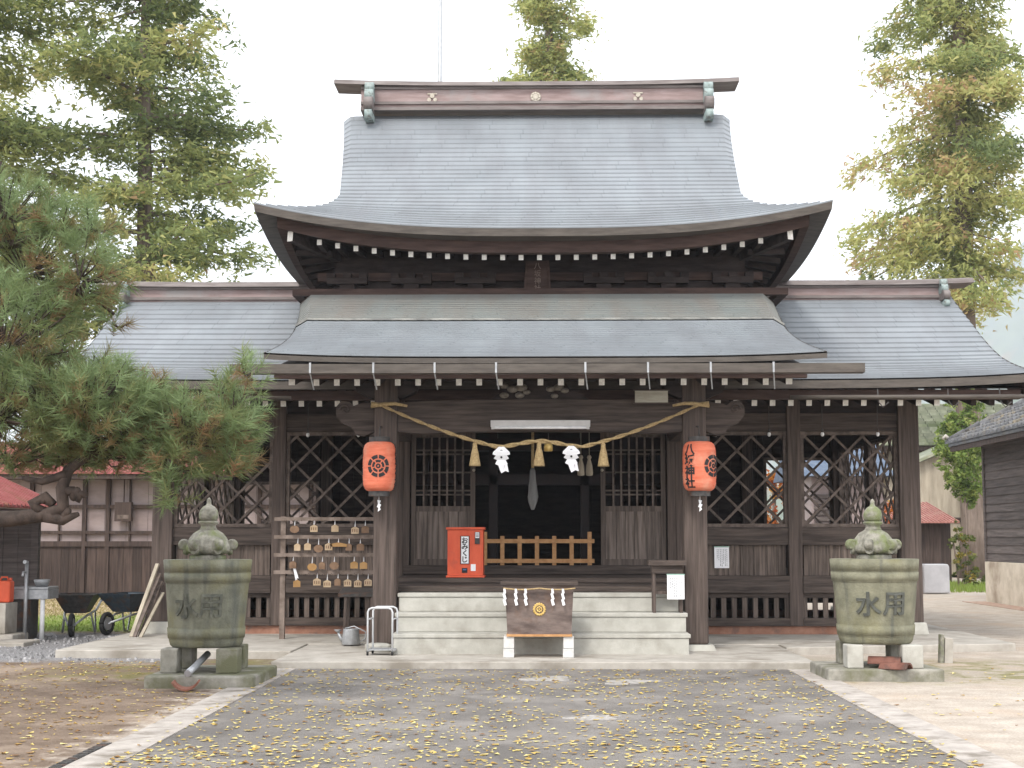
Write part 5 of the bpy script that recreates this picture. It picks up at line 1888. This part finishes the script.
# ------------------------------------------------------------------ trees
def add_tris(b, P, tone):
    """P: (n, 3, 3) triangles"""
    o = len(b.v)
    n = len(P)
    b.v += [tuple(p) for p in P.reshape(-1, 3).tolist()]
    b.f += [[o + 3 * i, o + 3 * i + 1, o + 3 * i + 2] for i in range(n)]
    b.m += [0] * n
    b.sm += [False] * n
    b.tone += np.repeat(tone, 3).tolist()
def leaf_cloud(rng, C, size, tone, stretch=(1, 1, .5), k=1):
    """random small triangles scattered at the points C (m, 3)"""
    m = len(C)
    a = rng.normal(size=(m, 3)) * np.array(stretch)
    a /= np.linalg.norm(a, axis=1)[:, None] + 1e-9
    t = rng.normal(size=(m, 3))
    c = np.cross(a, t)
    c /= np.linalg.norm(c, axis=1)[:, None] + 1e-9
    s = size * rng.uniform(.6, 1.4, size=(m, 1))
    return np.stack([C + a * s, C - a * s * .45 + c * s * .42, C - a * s * .45 - c * s * .42], axis=1)
CONIFER = tone_mat('conifer_foliage', [(0, (.085, .125, .055)), (.35, (.20, .25, .095)), (.6, (.36, .39, .14)), (.85, (.54, .51, .21)), (1, (.46, .31, .17))], trans=.5)
def conifer(name, cx, cy, h, z_low, rad, seed, label, group=None, nb=80, dens=1.0, tone0=.5, droop=.25, lean=0, prof=.75, gaps=.15, leaf=.13, bias=0, hang=1.0):
    rng = np.random.default_rng(seed)
    t = thing(name, (cx, cy, 0), label, 'tree', group)
    b = MB()
    n = 16
    tr = lambda z: Vector((cx + lean * (z / h) ** 2 + .12 * math.sin(z * .35 + seed), cy + .1 * math.cos(z * .3), z))
    r0 = h * .017
    b.tube([tr(h * i / n) for i in range(n + 1)], [r0 * (1.25 if i == 0 else 1) * (1 - .93 * i / n) + .012 for i in range(n + 1)], 10)
    crown, tone = [], []
    for k in range(nb):
        q = (k + rng.uniform(0, 1)) / nb
        z = z_low + (h - z_low) * q ** .95
        L_ = rad * (1 - ((z - z_low) / (h - z_low)) ** 1.4) ** prof * rng.uniform(.55, 1.12) * (.75 + .25 * min(1, (z - z_low) / 2.5)) + .25
        if rng.uniform() < gaps: L_ *= .45
        a = rng.uniform(0, 2 * PI)
        L_ *= 1 - bias * math.cos(a)
        d = Vector((math.cos(a), math.sin(a), 0))
        rise = rng.uniform(-.15, .25)
        pts = []
        for i in range(7):
            s_ = i / 6
            pts.append(tr(z) + d * (L_ * s_) + Vector((0, 0, L_ * (rise * s_ - droop * s_ * s_ + .16 * s_ ** 4))))
        b.tube(pts, [max(.012, .02 * L_ * (1 - .85 * i / 6)) for i in range(7)], 5, cap=False)
        bt = np.clip(tone0 + rng.normal() * .15, 0, 1)
        sd_ = Vector((-d.y, d.x, 0))
        ncl = max(4, int(L_ * 6.5 * dens))
        for c in range(ncl):                   # hanging sprays along the limb
            s_ = rng.uniform(.15, 1.05)
            i = min(5, int(s_ * 6)); f_ = s_ * 6 - i
            p = pts[i].lerp(pts[i + 1], min(1.15, f_))
            wdt = L_ * .24 * (1.2 - s_ * .8) + .05
            p = p + sd_ * rng.normal() * wdt + Vector((0, 0, -abs(rng.normal()) * .20 * hang))
            m = int(15 * rng.uniform(.5, 1.5))
            rs_ = .22 * rng.uniform(.6, 1.35)
            C = np.array(p) + rng.normal(size=(m, 3)) * np.array([rs_, rs_, rs_ * (.45 + .35 * hang)])
            A = rng.normal(size=(m, 3)) * np.array([1, 1, .5]) + np.array([d.x * .8, d.y * .8, -.5 * hang])
            A /= np.linalg.norm(A, axis=1)[:, None] + 1e-9
            Bx = np.cross(A, rng.normal(size=(m, 3)))
            Bx /= np.linalg.norm(Bx, axis=1)[:, None] + 1e-9
            sz = leaf * rng.uniform(.5, 1.5, size=(m, 1))
            crown.append(np.stack([C + A * sz * 1.2, C - A * sz * .7 + Bx * sz * .36, C - A * sz * .7 - Bx * sz * .36], axis=1))
            tone.append(np.clip(bt + rng.normal() * .12 + rng.normal(size=m) * .05, 0, 1))
    b.build('trunk', BARK, t)
    c = MB()
    add_tris(c, np.concatenate(crown), np.concatenate(tone))
    c.build('crown', CONIFER, t)
    return t
TG = 'tall conifers behind the hall'
conifer('conifer', -12.4, 46, 25, 7.0, 4.2, 11, 'tall layered conifer with drooping limbs, right of the two at left', TG, nb=105, tone0=.42, droop=.25, prof=.5, dens=2.1, leaf=.12, gaps=.25, hang=.8)
conifer('conifer', -17.6, 45, 26, 5.5, 4.4, 12, 'tall conifer cut off by the left edge of the picture', TG, nb=110, tone0=.56, droop=.25, prof=.6, dens=2.2, leaf=.12, gaps=.25, hang=.8)
conifer('conifer', .3, 60, 29.0, 16.5, 2.3, 13, 'conifer whose narrow crown shows above the middle of the roof ridge', TG, nb=85, tone0=.58, droop=.3, dens=2.2, leaf=.13, hang=1.0)
conifer('conifer', 16.3, 57, 33, 10.5, 3.5, 14, 'tall yellowish conifer rising behind the right wing of the roof', TG, nb=150, tone0=.62, droop=.45, prof=.42, dens=2.3, gaps=.22, leaf=.13, bias=.30, hang=1.4)

LEAF = tone_mat('broad_leaves', [(0, (.08, .13, .03)), (.5, (.18, .26, .06)), (1, (.32, .37, .11))], trans=.35)
MAPLE = tone_mat('autumn_leaves', [(0, (.30, .065, .02)), (.5, (.46, .15, .03)), (1, (.50, .30, .06))], trans=.35)
def bush(name, cx, cy, z0, blobs, m, seed, label, cat, n=900, leaf=.10, trunk_r=.08, stems=1):
    rng = np.random.default_rng(seed)
    t = thing(name, (cx, cy, 0), label, cat)
    b = MB()
    top = max(q[2] for q in blobs)
    for s_ in range(stems):
        ox = rng.normal() * .06 * (stems > 1)
        b.tube([(cx + ox, cy, 0), (cx + ox * 2 + .03, cy, top * .4), (cx + ox * 3 + blobs[0][0] * .4, cy, top * .9)], [trunk_r, trunk_r * .7, trunk_r * .3], 8)
    for (dx, dy, z, r) in blobs:
        b.tube([(cx, cy, max(.1, z - r * 1.6)), (cx + dx * .6, cy + dy * .6, z - r * .5), (cx + dx, cy + dy, z)], [trunk_r * .5, trunk_r * .3, trunk_r * .12], 6)
    b.build('trunk', BARK, t)
    cr, tn = [], []
    for (dx, dy, z, r) in blobs:
        k = int(n * r * r)
        v = rng.normal(size=(k, 3))
        v /= np.linalg.norm(v, axis=1)[:, None]
        cl = rng.normal(size=(max(4, k // 18), 3))
        cl = cl / np.linalg.norm(cl, axis=1)[:, None] * rng.uniform(.45, 1, size=(len(cl), 1)) * r
        idx = rng.integers(0, len(cl), k)
        C = np.array([cx + dx, cy + dy, z]) + cl[idx] + v * r * .22 * rng.uniform(.3, 1, size=(k, 1))
        cr.append(leaf_cloud(rng, C, leaf, 0, (1, 1, .8)))
        tn.append(np.clip(.5 + rng.normal(size=len(cl))[idx] * .22 + rng.normal(size=k) * .1, 0, 1))
    c = MB()
    add_tris(c, np.concatenate(cr), np.concatenate(tn))
    c.build('crown', m, t)
# cedar with a bare trunk and low leafy shoots, right
bush('leafy_tree', 14.2, 50.6, 0, [(.0, 0, 4.2, .9), (-.2, 0, 5.2, .6), (.35, .1, 3.4, .75), (.2, 0, 6.2, .7), (-.35, -.2, 3.5, .5), (.4, 0, 4.8, .8), (-.2, .2, 4.7, .8), (.1, .1, 3.0, .5)], LEAF, 21, 'bright green leafy tree between the far house and the storehouse', 'tree', n=2400, leaf=.085, trunk_r=.05)
bush('shrub', 12.75, 46.0, 0, [(0, 0, 1.3, .45), (.15, 0, .75, .5), (-.1, .1, 1.7, .32), (.35, 0, .4, .45)], tone_mat('shrub_leaves', [(0, (.06, .085, .02)), (.6, (.14, .17, .045)), (1, (.40, .26, .05))]), 22, 'yellow and green shrub beside the small rusty shed', 'shrub', n=1300, leaf=.08, trunk_r=.03, stems=3)
bush('maple_tree', 9.7, 47.5, 0, [(0, 0, 2.8, 1.2), (-.9, .2, 2.2, .9), (.9, 0, 2.0, 1.0), (.2, 0, 4.0, 1.1), (-.5, 0, 3.6, .9)], MAPLE, 23, 'orange autumn maple seen through the right lattice windows', 'tree', n=700, leaf=.12, trunk_r=.12)
bush('maple_tree', 7.2, 46.5, 0, [(0, 0, 2.5, 1.1), (-.8, .2, 1.7, .9), (.7, 0, 1.8, .8), (.1, 0, 3.7, 1.0)], MAPLE, 24, 'second orange maple, nearer the middle, behind the hall', 'tree', n=700, leaf=.12, trunk_r=.12)

# ---- the old pine at left
NEEDLE = tone_mat('pine_needles', [(0, (.25, .145, .075)), (.18, (.25, .18, .085)), (.34, (.20, .21, .085)), (.6, (.185, .25, .105)), (1, (.25, .33, .165))], rough=.6, trans=.35)
pine = thing('pine_tree', (-6.6, 13.4, 0), 'old pine with long green and brown needles reaching in from the left', 'tree')
rng = np.random.default_rng(31)
PXM = 13.0 / 1500
rngk = np.random.default_rng(32)
def pp(px, py, y=13.0):
    return Vector(((px - 540) / 1500 * y, y, 1.5 + (538 - py) / 1500 * y * 1.0))
PB = [  # px, py, rx, ry, depth offset, number of shoots
    (200, 428, 58, 38, 0, 70), (236, 412, 22, 34, -.1, 26), (232, 452, 20, 26, .1, 22), (250, 372, 10, 16, 0, 8), (248, 418, 6, 10, 0, 5), (236, 466, 12, 12, 0, 8), (222, 388, 14, 12, 0, 8),
    (150, 414, 46, 36, .2, 58), (95, 402, 54, 46, -.3, 74), (120, 445, 70, 30, .2, 60), (175, 462, 40, 22, 0, 30), (176, 492, 12, 22, 0, 12), (150, 388, 20, 9, 0, 10), (92, 378, 30, 16, 0, 22),
    (40, 400, 60, 60, .4, 85), (12, 330, 58, 60, -.2, 90), (38, 335, 38, 44, .3, 50), (35, 250, 58, 55, .3, 85), (82, 262, 36, 42, -.2, 44), (5, 205, 44, 40, .1, 50), (58, 215, 26, 26, 0, 22),
    (88, 222, 14, 16, 0, 10), (60, 390, 60, 50, -.2, 70), (90, 425, 60, 34, -.1, 60), (140, 430, 50, 36, 0, 50), (10, 400, 50, 50, -.3, 50), (20, 450, 60, 26, .3, 46), (-40, 330, 40, 90, .5, 60), (-40, 210, 40, 70, .4, 45), (70, 455, 46, 18, .4, 30), (108, 318, 7, 10, 0, 4)]
tw = MB()
limb = lambda pts, rad: tw.tube(pts, rad, 9)
# trunk outside the frame, main limbs
limb([(-6.6, 13.4, -.1), (-6.5, 13.3, .7), (-6.25, 13.3, 1.5), (-5.75, 13.2, 2.3), (-5.6, 13.3, 3.3), (-5.2, 13.2, 4.2), (-4.9, 13.2, 4.9)], [.28, .22, .2, .18, .15, .10, .05])
limb([(-6.2, 13.3, 1.5), pp(-60, 520, 13.1), pp(10, 519, 13.0), pp(45, 515, 13.0), pp(62, 508, 13.0), pp(60, 488, 13.0), pp(66, 470, 13.05), pp(85, 455, 13.0), pp(120, 440, 13.0), pp(165, 440, 12.95), pp(205, 425, 13.0), pp(238, 400, 12.95), pp(250, 378, 12.95)],
     [.13, .09, .07, .062, .062, .055, .05, .042, .038, .032, .025, .018, .012])
limb([pp(45, 515), pp(62, 520), pp(78, 514)], [.07, .05, .02])
limb([pp(40, 512), pp(32, 503), pp(44, 497), pp(52, 505)], [.06, .055, .05, .04])
limb([pp(60, 492), pp(72, 491), pp(79, 496), pp(76, 502)], [.05, .04, .035, .025])
limb([pp(64, 474), pp(40, 482), pp(20, 478)], [.04, .03, .02])
limb([(-5.75, 13.2, 2.3), pp(20, 400, 13.1), pp(80, 385, 13.1), pp(140, 400, 13.1), pp(190, 430, 13.0)], [.10, .07, .05, .035, .015])
limb([(-5.6, 13.3, 3.3), pp(10, 300, 13.2), pp(60, 285, 13.1), pp(95, 300, 13.0), pp(108, 312, 13.0)], [.09, .06, .04, .025, .012])
limb([(-5.2, 13.2, 4.2), pp(0, 240, 13.1), pp(50, 225, 13.0), pp(90, 225, 13.0)], [.07, .045, .03, .012])
for (px, py) in ((42, 498), (38, 514), (52, 516), (66, 514), (75, 493)):
    for q in range(3):
        tw.sphere(tuple(pp(px + rng.normal() * 3, py + rng.normal() * 3)), tuple(rng.uniform(.025, .055, 3)), nu=8, nv=5)
tri, ton = [], []
for (px, py, rx, ry, dy, ns) in PB:
    yc = 13.0 + dy
    c = pp(px, py, yc)
    ax = np.array([rx * yc / 1500, .34 + .5 * (rx + ry) / 2 * yc / 1500, ry * yc / 1500])
    hub = Vector((c.x - ax[0] * .3, c.y, c.z - ax[2] * .4))
    for k in range(int(ns * 1.5)):
        v = rng.normal(size=3)
        v /= np.linalg.norm(v)
        r = rng.uniform(.25, 1) ** .5
        p = Vector(np.array(c) + v * r * ax)
        # shoot direction: outward and up
        d = Vector((v[0] * .7 + .15, v[1] * .7, max(v[2], -.3) * .6 + .45 + rng.normal() * .2)).normalized()
        if k % 3 == 0:
            tw.tube([hub.lerp(p, .2), hub.lerp(p, .6) + Vector((0, 0, -.02)), p + d * .06], [.011, .008, .004], 4, cap=False)
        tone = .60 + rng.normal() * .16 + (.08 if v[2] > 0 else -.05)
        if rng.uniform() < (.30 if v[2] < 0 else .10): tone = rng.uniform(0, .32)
        m = 40
        L_ = .145 * rng.uniform(.75, 1.2)
        s = rng.uniform(-.07, .10, size=m)     # along the shoot
        o = np.array(p)[None, :] + np.array(d)[None, :] * s[:, None]
        q = rng.normal(size=(m, 3))
        q -= np.array(d)[None, :] * (q @ np.array(d))[:, None]
        q /= np.linalg.norm(q, axis=1)[:, None] + 1e-9
        w = rng.uniform(.45, 1.1, size=(m, 1))
        nd = np.array(d)[None, :] * (1.0 - .35 * w) + q * w
        nd[:, 2] -= .12
        nd /= np.linalg.norm(nd, axis=1)[:, None]
        wd = np.cross(nd, rng.normal(size=(m, 3)))
        wd /= np.linalg.norm(wd, axis=1)[:, None] + 1e-9
        wd *= .0036
        tip = o + nd * L_ * rng.uniform(.8, 1.1, size=(m, 1))
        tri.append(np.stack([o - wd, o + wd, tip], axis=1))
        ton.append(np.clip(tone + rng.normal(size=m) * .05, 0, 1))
tw.build('trunk', PBARK, pine)
c = MB()
add_tris(c, np.concatenate(tri), np.concatenate(ton))
c.build('crown', NEEDLE, pine)

# ------------------------------------------------------------------ ground cover and fallen leaves
GRASS = tone_mat('grass_blades', [(0, (.30, .23, .12)), (.4, (.26, .26, .08)), (1, (.19, .28, .05))], trans=.3)
def grass(name, n, x0, x1, y0, y1, h, seed, tfun, label=None):
    rng = np.random.default_rng(seed)
    o = np.stack([rng.uniform(x0, x1, n), rng.uniform(y0, y1, n), np.zeros(n)], axis=1)
    a = rng.uniform(0, 2 * PI, n)
    w = np.stack([np.cos(a), np.sin(a), np.zeros(n)], axis=1) * .012
    tip = o + np.stack([rng.normal(size=n) * .04, rng.normal(size=n) * .04, h * rng.uniform(.5, 1.3, n)], axis=1)
    b = MB()
    add_tris(b, np.stack([o - w, o + w, tip], axis=1), np.clip(tfun(o) + rng.normal(size=n) * .15, 0, 1))
    b.build(name, GRASS, kind='stuff', label='short grass', origin=((x0 + x1) / 2, (y0 + y1) / 2, 0))
grass('lawn_grass', 16000, -12, -4.9, 24.3, 37.5, .045, 41, lambda o: np.where(o[:, 1] < 29, .85, .15))
grass('verge_grass', 7000, 9.2, 14.5, 42, 49.5, .16, 42, lambda o: np.full(len(o), .95))
rng = np.random.default_rng(55)
GINKGO = tone_mat('fallen_leaves', [(0, (.20, .10, .04)), (.25, (.40, .25, .06)), (.6, (.58, .43, .11)), (1, (.66, .58, .25))], trans=.15)
lb = MB()
pts = []
def scatter(n, x0, x1, ya, yb, power, reject=None):
    k = 0
    while k < n:
        x = rng.uniform(x0, x1); y = ya + (yb - ya) * rng.uniform() ** power
        if math.sin(x * 2.1 + 1.3 * math.sin(y * .9)) * .5 + math.sin(y * 1.7 + x * .8) * .5 < rng.uniform(-1.6, .9): 
            if rng.uniform() < .55: continue
        if reject and reject(x, y): continue
        pts.append((x, y)); k += 1
scatter(3500, -2.9, 2.9, 9.3, 17.3, 1.35)
scatter(500, -2.9, 2.9, 9.3, 11.5, 1.0)
scatter(1500, -6.5, -3.1, 9.3, 18.5, 1.0, lambda x, y: y > 15 and x > -4.1)
scatter(140, 3.1, 5.5, 9.3, 18.0, 1.0, lambda x, y: y > 15.2 and x < 4.3)
P, T = [], []
for (x, y) in pts:
    a = rng.uniform(0, 2 * PI); r = .012 + .022 * rng.uniform() ** 1.5
    z = (.010 if abs(x) < 2.82 else .017 if abs(x) < 3.14 else .004) + rng.uniform(0, .004)
    c, s = math.cos(a), math.sin(a)
    lift_ = rng.uniform(-.0, .022) * rng.uniform()
    f3 = lambda u, v, w: (x + r * (u * c - v * s), y + r * (u * s + v * c), z + w)
    # fan-shaped leaf
    base, e0, e1, e2, e3 = f3(0, -1, 0), f3(-1.0, .3, lift_), f3(-.35, .75, lift_ * .3), f3(.35, .75, lift_ * .5), f3(1.0, .3, lift_)
    P += [(base, e1, e0), (base, e2, e1), (base, e3, e2)]
    q = np.clip(rng.normal(.68, .24), 0, 1)
    if rng.uniform() < .15: q = rng.uniform(0, .25)
    if x < -3.1 and rng.uniform() < .4: q = rng.uniform(0, .3)
    T += [q] * 3
add_tris(lb, np.array(P), np.array(T))
lb.build('fallen_leaves', GINKGO, kind='stuff', label='small yellow ginkgo leaves scattered over the path and soil', origin=(0, 12, 0))
# small loose stones in the gravel
rng = np.random.default_rng(66)
b = MB()
for k in range(700):
    x, y = rng.uniform(-9, -4.3), rng.uniform(18.4, 23.2)
    if x > -6.15 and y > 18.8: continue
    r = rng.uniform(.015, .04)
    b.obox((x, y, r * .4), (r * 1.6, r * 1.3, r), Matrix.Rotation(rng.uniform(0, 3), 3, 'Z'), taper=.6)
b.build('gravel', mat('gravel_stone', (.12, .12, .12), (.36, .35, .35), (30, 30, 30), island=.4), kind='stuff', label='loose grey gravel', origin=(-7, 20, 0))

# ------------------------------------------------------------------ wooded hills and the air
HILL = mat('wooded_hillside', (.030, .050, .018), (.075, .10, .030), (.02, .02, .02), c3=(.16, .085, .03), s3=.012, bump=0)
def hills(y0, y1, prof, seed):
    rng = np.random.default_rng(seed)
    b = MB()
    nx, ny = 360, 14
    xs = np.linspace(-2200, 3750, nx)
    ph = rng.uniform(0, 6, 8)
    for j in range(ny):
        t = j / (ny - 1)
        for x in xs:
            h = np.interp(x, [p[0] for p in prof], [p[1] for p in prof])
            h = h * (1 + .10 * math.sin(x / 92 + ph[0]) + .06 * math.sin(x / 42 + ph[1]) + .03 * math.sin(x / 19 + ph[2] + 2 * t))
            b.v.append((x, y0 + (y1 - y0) * t, h * math.sin(t * PI * .5) ** 1.1 * (1 + .05 * math.sin(x / 23 + t * 9)) - 2 + rng.uniform(-1, 1) * 1.5 * t))
    for j in range(ny - 1):
        for i in range(nx - 1):
            a = j * nx + i
            b.f.append([a, a + 1, a + nx + 1, a + nx]); b.m.append(0); b.sm.append(True)
    b.build('hills', HILL, kind='structure', origin=(0, y0, 0))
hills(2000, 2700, [(-2200, 90), (-800, 90), (380, 160), (725, 395), (900, 470), (1175, 480), (1750, 560), (3750, 430)], 5)
hills(1000, 1300, [(-2200, 40), (0, 40), (290, 56), (390, 118), (540, 128), (870, 118), (3750, 100)], 6)

hz = MB()
hz.box(-2600, 4200, -40, 3300, -4.0, 680)
vm = bpy.data.materials.new('air')
vm.use_nodes = True
t = vm.node_tree
t.nodes.clear()
o = t.nodes.new('ShaderNodeOutputMaterial')
v = t.nodes.new('ShaderNodeVolumePrincipled')
v.inputs['Color'].default_value = (.86, .92, 1.0, 1)
v.inputs['Density'].default_value = .00034
v.inputs['Anisotropy'].default_value = .0
t.links.new(v.outputs['Volume'], o.inputs['Volume'])
hz.build('haze', vm, kind='stuff', origin=(0, 1600, -4))
